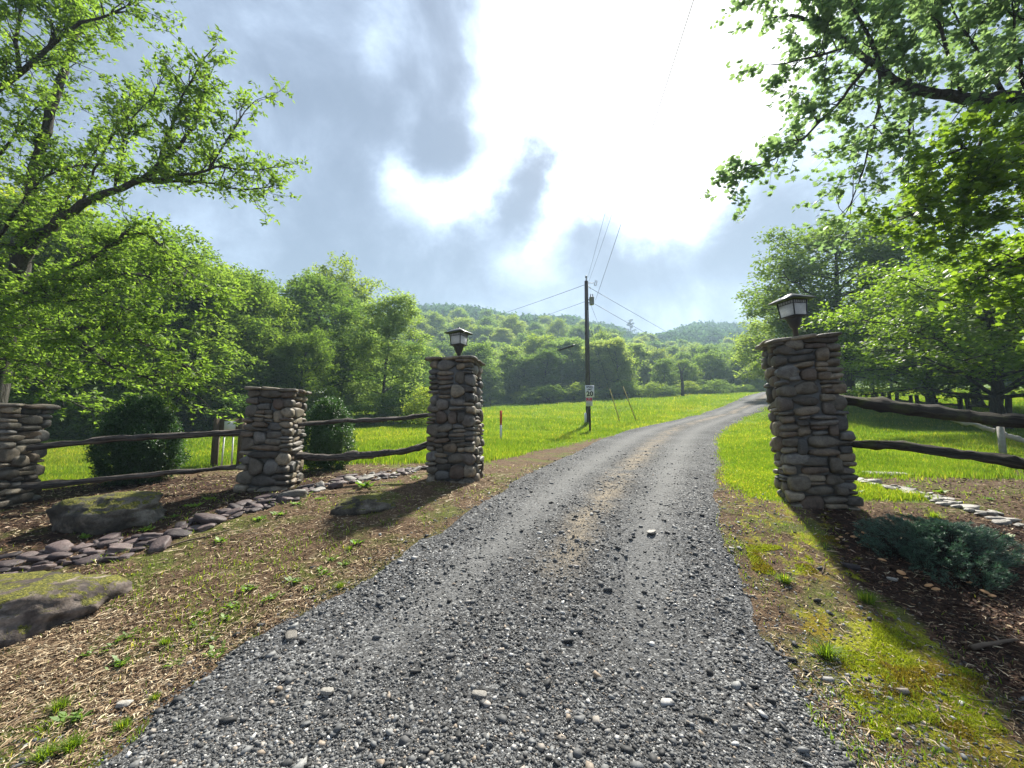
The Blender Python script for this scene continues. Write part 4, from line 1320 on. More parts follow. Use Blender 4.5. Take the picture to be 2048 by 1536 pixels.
# near wood (about 18 to 45 m): four kinds with fine foliage
NW = [tree_proto(101, 11, 4.2, 1.2, 36000, .23, 'round', 'leaf_wood', nprim=26),
      tree_proto(102, 12, 4.6, 1.5, 36000, .23, 'dome', 'leaf_wood', nprim=26),
      tree_proto(103, 10, 2.6, 1.0, 24000, .18, 'tall', 'leaf_pale', 'bark_grey', nprim=24, rt=.13),
      tree_proto(104, 13, 5.2, 1.6, 38000, .24, 'round', 'leaf_dark', nprim=28)]
NG = 'near trees of the wood on the left'
near_wood = [
 # px, t, proto, scale, rz, label
 (772, 27, 2, (.98, .98, .92), .3, 'slender pale green poplar with a visible trunk beside the left gate pillar'),
 (640, 31, 1, (1.0, 1.0, 1.02), 1.0, 'broad rounded bright green tree left of the pale poplar'),
 (640, 45, 0, (1.28, 1.28, 1.62), 2.2, 'tallest domed tree rising behind the rounded bright green tree'),
 (560, 36, 3, (.85, .85, .92), .4, None), (500, 26, 1, (.78, .78, .84), 3.0, None), (425, 22, 0, (.85, .85, .88), 4.1, None),
 (470, 40, 3, (1.0, 1.0, 1.12), 1.5, None), (360, 30, 3, (.95, .95, 1.0), 5.2, None), (330, 19, 0, (.72, .72, .86), .9, None),
 (250, 24, 1, (.95, .95, 1.05), 2.0, None), (180, 19, 0, (.85, .85, 1.0), 5.5, None), (120, 27, 3, (1.1, 1.1, 1.1), 3.3, None),
 (40, 22, 1, (1.05, 1.05, 1.15), .5, None), (-60, 20, 0, (1.1, 1.1, 1.2), 1.5, None), (-160, 24, 3, (1.1, 1.1, 1.2), 2.5, None),
 (30, 36, 3, (1.2, 1.2, 1.3), 3.5, None), (200, 38, 3, (1.2, 1.2, 1.2), 4.5, None), (700, 34, 0, (.62, .62, .66), 1.9, None),
 (590, 24, 0, (.48, .48, .55), 2.9, 'small leafy tree standing behind the right clipped bush'),
 (-260, 21, 1, (1.1, 1.1, 1.2), .5, None), (820, 42, 3, (.66, .66, .62), 1.1, 'dark green tree right behind the left gate pillar'),
 (850, 50, 1, (.72, .72, .72), 2.1, None), (330, 46, 1, (1.1, 1.1, 1.3), 2.1, None)]
for px, t, k, s, rz, lb in near_wood:
    use(NW[k], used, GT(px, t), rz, s, lb or 'leafy green tree crowded into the wood behind the left fence', None if lb else NG)

# middle wood (60 to 150 m)
MW = [tree_proto(201, 11, 4.0, .8, 15000, .38, 'round', 'leaf_wood', nprim=20),
      tree_proto(202, 12, 3.8, 1.0, 15000, .38, 'tall', 'leaf_pale', nprim=20),
      tree_proto(203, 12, 4.6, 1.0, 16000, .38, 'dome', 'leaf_wood', nprim=22),
      tree_proto(204, 10, 4.4, .8, 15000, .38, 'round', 'leaf_dark', nprim=20)]
rng = np.random.default_rng(77)
MG1 = 'trees along the far edge of the meadow'
front = []
for px in np.arange(700, 1640, 26):
    front.append((px + rng.uniform(-10, 10), rng.uniform(66, 80) + max(0, (px - 1350) * .06), rng.uniform(.62, .98)))
for px, t, s in front:
    if 1300 < px < 1420: s *= .62
    k = rng.choice(4, p=[.25, .42, .25, .08])
    use(MW[k], used, GT(px, t), rng.uniform(0, 6), (s * rng.uniform(.9, 1.15), s * rng.uniform(.9, 1.15), s), 'leafy tree in the front row beyond the meadow', MG1)
MG2 = 'rounded trees on the lower slope behind the meadow'
n2 = 0
for t in np.arange(88, 190, 8.5):
    for px in np.arange(690, 1560, 7.2 * 769 / t * .9):
        p = px + rng.uniform(-14, 14); tq = t + rng.uniform(-4, 4)
        if p > 1250 and t < 96: continue
        s = rng.uniform(.68, 1.2)
        k = rng.choice([0, 1, 2, 2, 1, 3])
        use(MW[k], used, GT(p, tq), rng.uniform(0, 6), (s, s, s * rng.uniform(.9, 1.2)), 'rounded green tree on the wooded lower slope behind the meadow', MG2)
        n2 += 1
MG3 = 'trees beyond the meadow on the right'
for px in np.arange(1640, 2260, 40):
    t = rng.uniform(52, 74); s = rng.uniform(.8, 1.1)
    use(MW[rng.integers(0, 4)], used, GT(px + rng.uniform(-12, 12), t), rng.uniform(0, 6), s, 'leafy tree at the back of the field right of the right gate pillar', MG3)

# far hillside forest, one mass
def far_forest():
    rng = np.random.default_rng(9)
    xs, ys, = [], []
    gx, gy = np.meshgrid(np.arange(-410, 410, 7.6), np.arange(192, 400, 7.6))
    gx = gx.ravel() + rng.uniform(-3, 3, gx.size); gy = gy.ravel() + rng.uniform(-3, 3, gx.size)
    ok = (np.abs(gx / gy) < 1.5) & (np.abs(gx) < 415) & ((gx / gy > -.75)) & (gy < 350)
    gx, gy = gx[ok], gy[ok]; n = len(gx)
    z = zf(gx, gy)
    # template crowns made of leaf clumps over a dense core
    tm = []
    nl = 130
    for k in range(8):
        d = rng.normal(0, 1, (nl, 3)); d[:, 2] = np.abs(d[:, 2]) * 1.1 - .25; d /= np.linalg.norm(d, axis=1, keepdims=True)
        lob = 1 + .25 * np.sin(d[:, 0] * 5 + k) * np.cos(d[:, 1] * 4 + k * 2)
        C = d * (rng.uniform(.72, 1.0, nl) * lob)[:, None]
        nrm = d + rng.normal(0, .35, (nl, 3)); nrm /= np.linalg.norm(nrm, axis=1, keepdims=True)
        a = np.cross(nrm, rng.normal(0, 1, (nl, 3))); a /= np.linalg.norm(a, axis=1, keepdims=True); b = np.cross(nrm, a)
        l = rng.uniform(.13, .24, nl)[:, None]
        V = np.stack([C - a * l, C - b * l * .8, C + a * l, C + b * l * .8], 1).reshape(-1, 3)
        tm.append(V)
    F = (np.arange(nl)[:, None] * 4 + np.array([[0, 1, 2, 3]]))
    sc = np.stack([rng.uniform(3.6, 5.4, n)] * 2 + [rng.uniform(4.5, 7, n)], -1)
    pos = np.stack([gx, gy, z + 6.0], -1)
    V1, F1 = instance_arrays(tm, F, pos, sc, rand_rot(rng, n, .05), 3)
    Vc, Fc = ICO1
    V2, F2 = instance_arrays([Vc], Fc, pos, sc * .74, rand_rot(rng, n, .05), 3)
    me = raw_mesh('hillside_forest', np.concatenate([V1, V2]), [F1, F2 + len(V1)], M['leaf_ridge'])
    tag(link('hillside_forest', me), 'dense green forest covering the far mountain ridge', 'forest', kind='stuff')
    return n
far_forest()

# understorey along the edge of the near wood
SH = [tree_proto(301, 2.2, 1.5, .15, 5000, .13, 'dome', 'leaf_wood', nprim=14, name='shrub', cat='shrub', rt=.03),
      tree_proto(302, 2.0, 1.4, .1, 5000, .13, 'round', 'leaf_dark', nprim=14, name='shrub', cat='shrub', rt=.03)]
for px in np.arange(-150, 860, 36):
    t = 15.5 + (px > 300) * 4 + (px > 560) * 4 + rng.uniform(0, 2.5)
    s = rng.uniform(.6, 1.1)
    use(SH[rng.integers(0, 2)], used, GT(px, t), rng.uniform(0, 6), s, 'low leafy shrub under the trees behind the left fence', 'undergrowth shrubs along the left wood')
for px in np.arange(860, 1560, 30):
    t = rng.uniform(60, 66) + max(0, (px - 1350) * .05); s = rng.uniform(.7, 1.25)
    use(SH[rng.integers(0, 2)], used, GT(px, t), rng.uniform(0, 6), (s * 1.6, s * 1.6, s), 'low shrub at the foot of the trees beyond the meadow', 'shrubs along the far edge of the meadow')

# single trees on the right
t1 = tree_proto(401, 13.0, 5.4, 2.2, 52000, .25, 'round', 'leaf_dark', nprim=30, label='x', rt=.36)
use(t1, used, GT(1706, 27), .7, 1.0, 'big dark trunked tree behind the right gate pillar')
t2 = tree_proto(402, 9.5, 4.3, 1.5, 22000, .26, 'round', 'leaf_pale', nprim=24)
use(t2, used, GT(1572, 36), .7, .98, 'pale hazy tree just left of the right gate lantern')
t3 = tree_proto(403, 6.8, 4.4, 1.35, 34000, .15, 'layer', 'leaf_maple', nprim=40, rt=.21, flat=.4)
use(t3, used, GT(2006, 14), 2.4, 1.0, 'yellow green maple with a bare lower trunk at the right edge')
t4 = tree_proto(404, 7.5, 3.6, 1.0, 16000, .20, 'dome', 'leaf_maple', nprim=24, rt=.14, flat=.4)
use(t4, used, GT(2260, 16), 1.1, 1.1, 'bushy maple beyond the right edge of the rails')

use(t3, used, GT(1860, 19), 5.0, .95, 'bright leafy maple behind the old fence posts in the right field')
use(t3, used, GT(1960, 24), 3.9, 1.25, 'taller bright maple at the back between the old posts and the right edge')
# ---- hand laid big trees close to the camera
def big_tree(name, limbs, label, barkmat, leafmat, seed, leaf_len, kind, twig_sp=.28, twig_len=(.5, 1.15), sub=5, per_tip=6, extra=None, sides=9):
    rng = np.random.default_rng(seed)
    root = empty(name, limbs[0][0][0], 0, label, 'tree')
    o = np.array(root.location)
    mb = MB(); tips = []; tdir = []
    tw = MB()
    for pts, r0, r1, dens in limbs:
        pts = np.array(pts, float) - o
        # refine
        d = np.r_[0, np.cumsum(np.linalg.norm(np.diff(pts, axis=0), axis=1))]
        n = max(6, int(d[-1] / .25)); s = np.linspace(0, d[-1], n)
        q = np.stack([np.interp(s, d, pts[:, k]) for k in range(3)], -1)
        for it in range(2): q[1:-1] = .25 * q[:-2] + .5 * q[1:-1] + .25 * q[2:]
        q[1:-1] += rng.normal(0, .018, (n - 2, 3))
        mb.tube(q, np.linspace(r0, r1, n), sides, True, .06, rng)
        if dens <= 0: continue
        T = np.gradient(q, axis=0); T /= np.linalg.norm(T, axis=1, keepdims=True)
        m = int(d[-1] / twig_sp * dens)
        for j in range(m):
            f = (rng.uniform(.06, 1.0) if j else 1.0) * (n - 1); k = min(int(f), n - 2)
            b = q[k] + (q[k + 1] - q[k]) * (f - k)
            dd = T[k] * rng.uniform(.3, 1.2) + rng.normal(0, .75, 3) + np.array([0, 0, .18])
            dd /= np.linalg.norm(dd)
            Ln = rng.uniform(*twig_len)
            e = b + dd * Ln
            c = wander(rng, b, e, 5, .10, .05)
            rr = max(.006, min(r0 + (r1 - r0) * f / n, .02) * .7)
            tw.tube(c, np.linspace(rr, .003, 5), 4, False)
            for z in range(sub):
                f2 = rng.uniform(.25, 1.0) * 4 if z else 4.0; k2 = min(int(f2), 3)
                b2 = c[k2] + (c[k2 + 1] - c[k2]) * (f2 - k2)
                d2 = dd * .7 + rng.normal(0, .6, 3) + np.array([0, 0, .2]); d2 /= np.linalg.norm(d2)
                e2 = b2 + d2 * rng.uniform(.10, .38)
                tw.tube(np.array([b2, e2]), [.004, .002], 3, False)
                tips.append(e2); tdir.append(d2)
                tips.append((b2 + e2) / 2); tdir.append(d2)
    mb.build('trunk', M[barkmat], root, True)
    tw.build('twigs', M[barkmat], root)
    tips = np.array(tips); tdir = np.array(tdir)
    k = np.repeat(np.arange(len(tips)), per_tip); n = len(k)
    if kind == 'whorl':
        C = tips[k] + rng.normal(0, .02, (n, 3))
        V, F = leaf_quads(rng, C, leaf_len, .55, .35, .42, out_from=tdir[k] * .4)
    else:
        C = tips[k] + rng.normal(0, .06, (n, 3))
        V, F = lobed_leaves(rng, C, leaf_len)
    link('crown', raw_mesh('crown', V, F, M[leafmat]), root)
    return root, n

def PL(seq): return [P(*q) for q in seq]
T0 = 8.6
trunkA = GT(-15, 8.9)
limbsA = [
 ([trunkA - np.array([0, 0, .3])] + PL([(-8, 780, 8.9), (5, 690, 8.9), (22, 610, 8.9), (38, 540, 8.8), (44, 480, 8.8)]), .23, .16, 0),
 (PL([(44, 480, 8.8), (64, 360, 8.8), (84, 277, 8.9), (106, 208, 9.0), (125, 150, 9.1), (150, 70, 9.3), (170, -40, 9.5), (190, -200, 9.8)]), .11, .03, 1.1),
 (PL([(30, 560, 8.8), (58, 492, 8.6), (107, 446, 8.5), (163, 410, 8.3), (228, 381, 8.2), (287, 361, 8.1), (306, 345, 8.0), (329, 319, 8.0), (355, 303, 8.0), (381, 267, 8.0), (400, 215, 8.0), (417, 153, 8.0)]), .12, .012, 1.15),
 (PL([(287, 361, 8.1), (358, 355, 8.0), (400, 342, 7.9), (440, 332, 7.9), (488, 342, 7.9), (545, 335, 7.9)]), .04, .008, 1.1),
 (PL([(306, 366, 8.1), (374, 358, 8.2), (440, 368, 8.2), (500, 384, 8.2), (540, 374, 8.2)]), .03, .008, 1.1),
 (PL([(319, 330, 8.0), (332, 277, 7.9), (358, 221, 7.8), (378, 166, 7.7), (400, 125, 7.7), (428, 95, 7.7)]), .03, .008, 1.0),
 (PL([(420, 336, 7.9), (450, 290, 7.9), (470, 250, 7.9), (492, 215, 7.9), (512, 200, 7.9)]), .02, .007, .9),
 (PL([(230, 381, 8.2), (245, 300, 8.3), (262, 240, 8.4), (300, 200, 8.5), (330, 150, 8.5)]), .025, .007, 1.1),
 (PL([(163, 410, 8.3), (190, 340, 8.5), (220, 280, 8.6), (260, 215, 8.8)]), .03, .007, 1.2),
 (PL([(58, 490, 8.6), (110, 430, 9.2), (140, 390, 9.5), (190, 300, 9.6), (290, 210, 9.8)]), .05, .01, 1.1),
 (PL([(-120, 300, 8.2), (0, 176, 8.0), (39, 146, 7.9), (98, 98, 7.9), (137, 59, 7.8), (195, 33, 7.8), (265, 8, 7.8)]), .08, .012, 1.5),
 (PL([(39, 146, 7.9), (30, 80, 7.8), (50, 0, 7.8), (60, -90, 7.8)]), .04, .01, 1.4),
 (PL([(98, 98, 7.9), (130, 20, 8.0), (150, -60, 8.1)]), .035, .01, 1.5),
 (PL([(-100, 420, 8.9), (-20, 330, 8.9), (40, 260, 9.1), (90, 190, 9.3)]), .05, .01, 1.3),
 (PL([(20, 620, 8.9), (47, 593, 8.7), (122, 547, 8.5), (211, 500, 8.3), (267, 459, 8.1), (293, 466, 8.0), (332, 495, 7.9), (376, 543, 7.8), (405, 572, 7.8)]), .07, .008, 1.2),
 (PL([(100, 560, 8.6), (180, 560, 8.4), (260, 545, 8.2), (340, 560, 8.0), (400, 600, 7.9)]), .04, .008, 1.4),
 (PL([(7, 650, 8.9), (47, 640, 8.5), (107, 661, 8.1), (161, 683, 7.8), (190, 711, 7.6), (229, 736, 7.4), (300, 760, 7.3), (390, 790, 7.2)]), .06, .008, 1.5),
 (PL([(107, 661, 8.1), (180, 650, 7.9), (260, 670, 7.7), (340, 720, 7.5), (400, 750, 7.4)]), .03, .008, 1.5),
 (PL([(5, 700, 8.9), (60, 740, 8.4), (125, 804, 8.0), (222, 829, 7.8)]), .03, .007, .7),
 (PL([(10, 640, 8.9), (80, 600, 8.2), (150, 600, 7.9), (230, 610, 7.7), (310, 640, 7.6)]), .04, .008, 1.5),
 (PL([(-60, 600, 8.6), (-20, 500, 8.4), (30, 420, 8.2), (100, 340, 8.1), (180, 330, 8.0)]), .05, .008, 1.4),
 (PL([(-80, 700, 8.3), (-20, 720, 8.0), (60, 720, 7.7), (120, 740, 7.6)]), .04, .008, 1.4)]
nA = big_tree('hickory_tree', limbsA, 'large tree at the left edge with dark limbs and fresh open foliage', 'bark_grey', 'leaf_near', 51, .098, 'whorl', .115, (.22, .68), 5, 6)

# oak overhanging from the right
oakbase = np.array([13.8, 7.4, float(zf(13.8, 7.4))])
PO = lambda seq: [P(a, b, t * 1.25) for a, b, t in seq]
limbsO = [
 ([oakbase - np.array([0, 0, .3]), oakbase + np.array([.05, 0, 2.2]), oakbase + np.array([-.1, .1, 5.6]), oakbase + np.array([-.2, .2, 8.0]), oakbase + np.array([0, .3, 11.5])], .50, .24, 0),
 ([oakbase + np.array([-.12, .1, 6.2])] + PO([(2200, 210, 6.9), (2048, 197, 6.7), (1970, 197, 6.6), (1882, 192, 6.5), (1807, 172, 6.4), (1750, 130, 6.3), (1690, 80, 6.3), (1640, 50, 6.3), (1580, 30, 6.3)]), .21, .025, 1.25),
 (PO([(1924, 184, 6.5), (1898, 114, 6.5), (1879, 65, 6.5), (1866, 10, 6.5), (1850, -80, 6.5)]), .045, .012, 1.3),
 (PO([(2006, 188, 6.6), (1967, 124, 6.6), (1934, 72, 6.7), (1900, 0, 6.8)]), .045, .012, 1.3),
 (PO([(1983, 200, 6.6), (1978, 240, 6.5), (1963, 287, 6.4), (1931, 339, 6.3)]), .05, .02, .8),
 (PO([(1830, 180, 6.4), (1820, 240, 6.3), (1817, 293, 6.3), (1810, 358, 6.3), (1817, 407, 6.3)]), .03, .008, 1.1),
 (PO([(1758, 140, 6.3), (1758, 200, 6.2), (1745, 290, 6.2), (1719, 365, 6.2), (1690, 430, 6.2)]), .03, .008, 1.0),
 (PO([(1740, 120, 6.3), (1700, 180, 6.2), (1644, 238, 6.2), (1595, 293, 6.2), (1540, 325, 6.2), (1475, 345, 6.2)]), .035, .008, 1.1),
 (PO([(1700, 90, 6.3), (1650, 110, 6.3), (1600, 120, 6.4), (1540, 130, 6.4)]), .03, .008, 1.3),
 (PO([(1650, 65, 6.3), (1600, 0, 6.3), (1560, -40, 6.4), (1530, -30, 6.4)]), .03, .008, 1.2),
 (PO([(1760, 130, 6.3), (1730, 60, 6.3), (1700, 0, 6.3), (1680, -60, 6.4)]), .04, .01, 1.4),
 (PO([(1820, 170, 6.4), (1800, 100, 6.4), (1780, 30, 6.4), (1770, -60, 6.4)]), .04, .01, 1.4),
 (PO([(2200, 300, 6.8), (2048, 277, 6.6), (2025, 310, 6.5), (2010, 350, 6.5)]), .09, .03, .6),
 (PO([(2160, 60, 6.9), (2048, 40, 6.8), (1980, 20, 6.8), (1940, -40, 6.8)]), .06, .012, 1.4),
 (PO([(2060, 200, 6.7), (2040, 130, 6.6), (2020, 60, 6.5), (2030, -20, 6.5)]), .04, .012, 1.3)]
big_tree('oak_tree', limbsO, 'big oak reaching in from the right with a thick dark limb overhead', 'bark', 'leaf_oak', 61, .125, 'lobed', .18, (.35, .95), 5, 5)
# yellow green hanging branches below the oak limb, right edge
mapbase = np.array([12.5, 8.6, float(zf(12.5, 8.6))])
limbsM = [
 ([mapbase - np.array([0, 0, .3]), mapbase + np.array([0, 0, 3]), mapbase + np.array([-.2, 0, 6]), mapbase + np.array([-.3, 0, 8])], .24, .10, 0),
 ([mapbase + np.array([-.2, 0, 5.4])] + PL([(2150, 330, 8.0), (2048, 350, 7.8), (1960, 370, 7.6), (1880, 400, 7.5), (1800, 440, 7.5)]), .08, .01, 1.5),
 ([mapbase + np.array([-.15, 0, 4.6])] + PL([(2150, 430, 8.0), (2048, 430, 7.8), (1960, 450, 7.7), (1890, 490, 7.6)]), .07, .01, 1.6),
 ([mapbase + np.array([-.1, 0, 3.9])] + PL([(2150, 520, 8.0), (2060, 510, 7.8), (1990, 530, 7.7), (1940, 570, 7.6)]), .06, .01, 1.5),
 ([mapbase + np.array([-.1, 0, 4.1])] + PL([(2150, 460, 8.0), (2080, 560, 8.0), (2030, 620, 7.9)]), .05, .01, 1.2),
 (PL([(2048, 350, 7.8), (1990, 300, 7.7), (1930, 290, 7.7), (1860, 330, 7.6)]), .04, .01, 1.3)]
big_tree('maple_tree', limbsM, 'maple with drooping yellow green sprays along the right edge under the oak', 'bark', 'leaf_maple', 71, .13, 'lobed', .18, (.35, .85), 5, 6)

# pine on the ridge and small snag, distant pole
def lone_pine():
    t = 300; b = GT(1266, t)
    root = empty('pine_tree', b, 0, 'small dark pine silhouetted on the far ridge', 'tree')
    mb = MB(); mb.tube([(0, 0, -1), (0, 0, 10), (0, 0, 21)], [.5, .35, .1], 6); mb.build('trunk', M['bark'], root)
    rng = np.random.default_rng(4); C = []
    for i in range(9):
        h = 12 + i * 1.1; a = i * 2.4; L_ = 4.2 - i * .35
        for s in np.linspace(.3, 1, 9): C.append((math.cos(a) * L_ * s, math.sin(a) * L_ * s, h + L_ * s * .3))
    C = np.repeat(np.array(C), 14, 0) + rng.normal(0, .35, (9 * 9 * 14, 3)) * np.array([1, 1, .5])
    V, F = leaf_quads(rng, C, 1.0, .4, .1, .3); link('crown', raw_mesh('crown', V, F, M['pine']), root)
lone_pine()
def snag():
    b = G(1366, 795); b = GT(1366, 60)
    root = MB(); rng = np.random.default_rng(2)
    root.tube([b + np.array(q) for q in [(0, 0, -.3), (.05, 0, 2), (-.1, 0, 3.8), (-.5, 0, 5.2)]], [.28, .22, .16, .05], 7)
    root.tube([b + np.array(q) for q in [(-.05, 0, 3.4), (.35, 0, 4.2), (.7, 0, 4.9)]], [.14, .09, .04], 6)
    o = root.build('dead_tree', M['bark']); tag(o, 'dark forked dead tree trunk standing at the meadow edge', 'dead tree')
snag()

# ------------------------------------------------------------------ shrubs near the fence
def dense_bush(name, loc, w, h, seed, label, mat='leaf_box', n=60000, leaf=.035, shape='egg'):
    rng = np.random.default_rng(seed)
    root = empty(name, loc, 0, label, 'bush')
    cl = []; 
    k = 700
    d = rng.normal(0, 1, (k, 3)); d /= np.linalg.norm(d, axis=1, keepdims=True)
    q = (d[:, 2] + 1) / 2
    prof = np.sin(np.clip(q, .02, .98) ** .8 * PI) ** .45 * (1.05 - .32 * q)
    rad = rng.uniform(.80, 1.02, k) * (1 + .75 * fbm(d[:, 0] * 1.9, d[:, 1] * 1.9, d[:, 2] * 1.9, seed=seed, oct=3))
    hv = d[:, :2] / (np.linalg.norm(d[:, :2], axis=1, keepdims=True) + 1e-6)
    C = np.stack([hv[:, 0] * prof * rad * w / 2, hv[:, 1] * prof * rad * w / 2, q * h * (.93 + .07 * rad)], -1)
    j = rng.integers(0, k, n)
    off = rng.normal(0, .045, (n, 3))
    V, F = leaf_quads(rng, C[j] + off, leaf, .35, -.1, .5, out_from=np.c_[hv[j], q[j][:, None]] * 1.2)
    link('foliage', raw_mesh('foliage', V, F, M[mat]), root)
    mb = MB()
    for i in range(9):
        a = rng.uniform(0, 2 * PI); mb.tube(wander(rng, np.array([0, 0, -.1]), np.array([math.cos(a) * w * .3, math.sin(a) * w * .3, h * .75]), 5, .08), np.linspace(.02, .005, 5), 5)
    mb.build('stems', M['bark'], root)
    cv, cf = ICO3
    z = (cv[:, 2] + 1) / 2; pr = (1.0 - .3 * z) * .66
    link('inner_mass', raw_mesh('inner_mass', np.stack([cv[:, 0] * pr * w / 2, cv[:, 1] * pr * w / 2, .04 + z * h * .86], -1), cf, M['leaf_box'], True), root)
    return root
dense_bush('clipped_bush', GT(287, 6.9), 1.22, 1.46, 5, 'larger dark green clipped bush behind the rails of the two short pillars')
dense_bush('clipped_bush', GT(658, 8.1), 1.12, 1.46, 6, 'smaller dark green clipped bush behind the rails beside the left gate pillar', n=30000)

def juniper():
    rng = np.random.default_rng(17)
    c = G(1890, 1120)
    root = empty('juniper', c, 0, 'low blue green juniper spreading over the mulch at the lower right', 'bush')
    B = []; D = []
    st = MB()
    for i in range(420):
        a = rng.uniform(0, 2 * PI); rr = rng.random() ** .5
        lobe = 1 + .22 * math.sin(3 * a + 1.0) + .1 * math.sin(7 * a)
        x, y = math.cos(a) * rr * .66 * lobe, math.sin(a) * rr * .42 * lobe
        hz = .23 * (1 - rr ** 2.4) + .05 + .07 * (vnoise(np.array([x * 5 + 9]), np.array([y * 5 + 3]), seed=2)[0])
        g = float(zf(c[0] + x, c[1] + y)) - c[2]
        tip = np.array([x, y, g + hz]); d = np.array([math.cos(a) * .8, math.sin(a) * .8, .55]) + rng.normal(0, .3, 3); d /= np.linalg.norm(d)
        L_ = rng.uniform(.10, .20)
        b = tip - d * L_
        st.tube(np.array([np.array([x * .5, y * .5, g + .01]), b, tip]), [.006, .004, .002], 4, False)
        m = 85
        s = rng.random(m)
        pos = b + d * L_ * s[:, None] * 1.1
        side = rng.normal(0, 1, (m, 3)); side[:, 2] *= .6; side /= np.linalg.norm(side, axis=1, keepdims=True)
        sp = (1.15 - s)[:, None] * .045 * rng.random(m)[:, None]
        B.append(pos + side * sp); D.append(d * .8 + side * .7)
    B = np.concatenate(B); D = np.concatenate(D); D /= np.linalg.norm(D, axis=1, keepdims=True)
    n = len(B); s_ = np.cross(D, rng.normal(0, 1, (n, 3))); s_ /= np.linalg.norm(s_, axis=1, keepdims=True)
    l = rng.uniform(.014, .032, n)[:, None]; w = .0028
    V = np.stack([B - s_ * w, B + s_ * w, B + D * l], 1).reshape(-1, 3)
    link('foliage', raw_mesh('foliage', V, np.arange(n)[:, None] * 3 + np.array([[0, 1, 2]]), M['leaf_juniper']), root)
    st.build('stems', M['bark'], root)
juniper()

# weeds, grass tufts, mushrooms, sticks
def weed_mesh(seed, kind):
    rng = np.random.default_rng(seed)
    if kind == 'broad':
        n = 26; a = rng.uniform(0, 2 * PI, n); tl = rng.uniform(.15, .9, n)
        D = np.stack([np.cos(a) * np.cos(tl), np.sin(a) * np.cos(tl), np.sin(tl)], -1)
        base = rng.normal(0, .3, (n, 3)) * np.array([1, 1, 0]) + np.array([0, 0, .02]); ln = rng.uniform(.45, 1.0, n)[:, None]
        s_ = np.stack([-np.sin(a), np.cos(a), np.zeros(n)], -1)
        V = np.stack([base, base + D * ln * .5 + s_ * ln * .17, base + D * ln * np.array([1, 1, .75]), base + D * ln * .5 - s_ * ln * .17], 1).reshape(-1, 3)
        return raw_mesh('weed', V, np.arange(n)[:, None] * 4 + np.array([[0, 1, 2, 3]]), M['leaf_weed'])
    n = 150; a = rng.uniform(0, 2 * PI, n); tl = rng.uniform(.5, 1.45, n)
    D = np.stack([np.cos(a) * np.cos(tl), np.sin(a) * np.cos(tl), np.sin(tl)], -1)
    base = rng.normal(0, .16, (n, 3)) * np.array([1, 1, 0]); ln = rng.uniform(.5, 1.0, n)[:, None]
    s_ = np.stack([-np.sin(a), np.cos(a), np.zeros(n)], -1) * .022
    mid = base + D * ln * .55; tip = base + D * ln * np.array([1.25, 1.25, .85])
    V = np.stack([base - s_, base + s_, mid + s_, mid - s_, tip], 1).reshape(-1, 3)
    q = np.arange(n)[:, None] * 5
    return raw_mesh('grass_tuft', V, [q + np.array([[0, 1, 2, 3]]), q + np.array([[3, 2, 4]])], M['grass'])
WB = [weed_mesh(1, 'broad'), weed_mesh(2, 'broad'), weed_mesh(3, 'broad')]
WT = [weed_mesh(4, 'tuft'), weed_mesh(5, 'tuft')]
def put_plant(me, px, py, s, label, name, group, rz):
    q = G(px, py); o = bpy.data.objects.new(name, me); col.objects.link(o)
    o.location = (q[0], q[1], float(zf(q[0], q[1]))); o.scale = (s, s, s); o.rotation_euler = (0, 0, rz)
    tag(o, label, 'weed' if name == 'leafy_weed' else 'grass tuft', group)
rng = np.random.default_rng(33)
for px, py in [(250, 1278), (215, 1300), (240, 1330), (420, 1285), (390, 1255), (450, 1240), (430, 1310), (470, 1215), (640, 1140), (665, 1120), (690, 1130), (400, 1230), (150, 1440),
               (620, 1180), (540, 1200), (500, 1180), (590, 1165), (715, 1085), (650, 1150), (180, 1310), (345, 1330)]:
    put_plant(WB[rng.integers(3)], px, py, rng.uniform(.05, .09), 'low leafy green weed growing in the straw of the left verge', 'leafy_weed', 'leafy weeds on the left verge', rng.uniform(0, 6))
for px, py in [(595, 1010), (640, 1000), (610, 990), (420, 1000), (385, 1015), (520, 1040), (290, 1060), (170, 1075), (440, 1085), (120, 1050), (345, 1035), (500, 960), (560, 1030), (880, 960), (830, 958)]:
    put_plant(WB[rng.integers(3)], px, py, rng.uniform(.07, .12), 'small green weed growing among the stones and mulch near the left fence', 'leafy_weed', 'weeds around the left stone bed', rng.uniform(0, 6))
put_plant(WB[0], 728, 975, .22, 'taller bright green seedling among the stones left of the left gate pillar', 'leafy_weed', None, 0)
put_plant(WB[1], 1700, 800, .5, 'bright leafy sprig in the grass behind the right gate pillar', 'leafy_weed', None, 0)
for px, py, s in [(1570, 1165, .11), (1655, 1315, .13), (1735, 1205, .12), (1870, 1040, .14)]:
    put_plant(WT[rng.integers(2)], px, py, s, 'green grass tuft standing in the moss right of the driveway', 'grass_tuft', 'grass tufts right of the driveway', rng.uniform(0, 6))
for px, py, s in [(245, 1460, .07), (145, 1500, .09), (90, 1520, .09), (310, 1400, .05), (700, 1100, .06), (680, 1180, .07), (120, 1420, .08), (330, 1290, .07)]:
    put_plant(WT[rng.integers(2)], px, py, s, 'small grass tuft growing in the straw of the left verge', 'grass_tuft', 'grass tufts on the left verge', rng.uniform(0, 6))
for px, py in [(1820, 975), (1880, 985), (1980, 1000), (1760, 990), (1900, 1075), (2010, 1075), (1710, 985), (1690, 1010)]:
    put_plant(WB[rng.integers(3)], px, py, rng.uniform(.06, .11), 'small green weed among the stones behind the juniper', 'leafy_weed', 'weeds around the right stone bed', rng.uniform(0, 6))

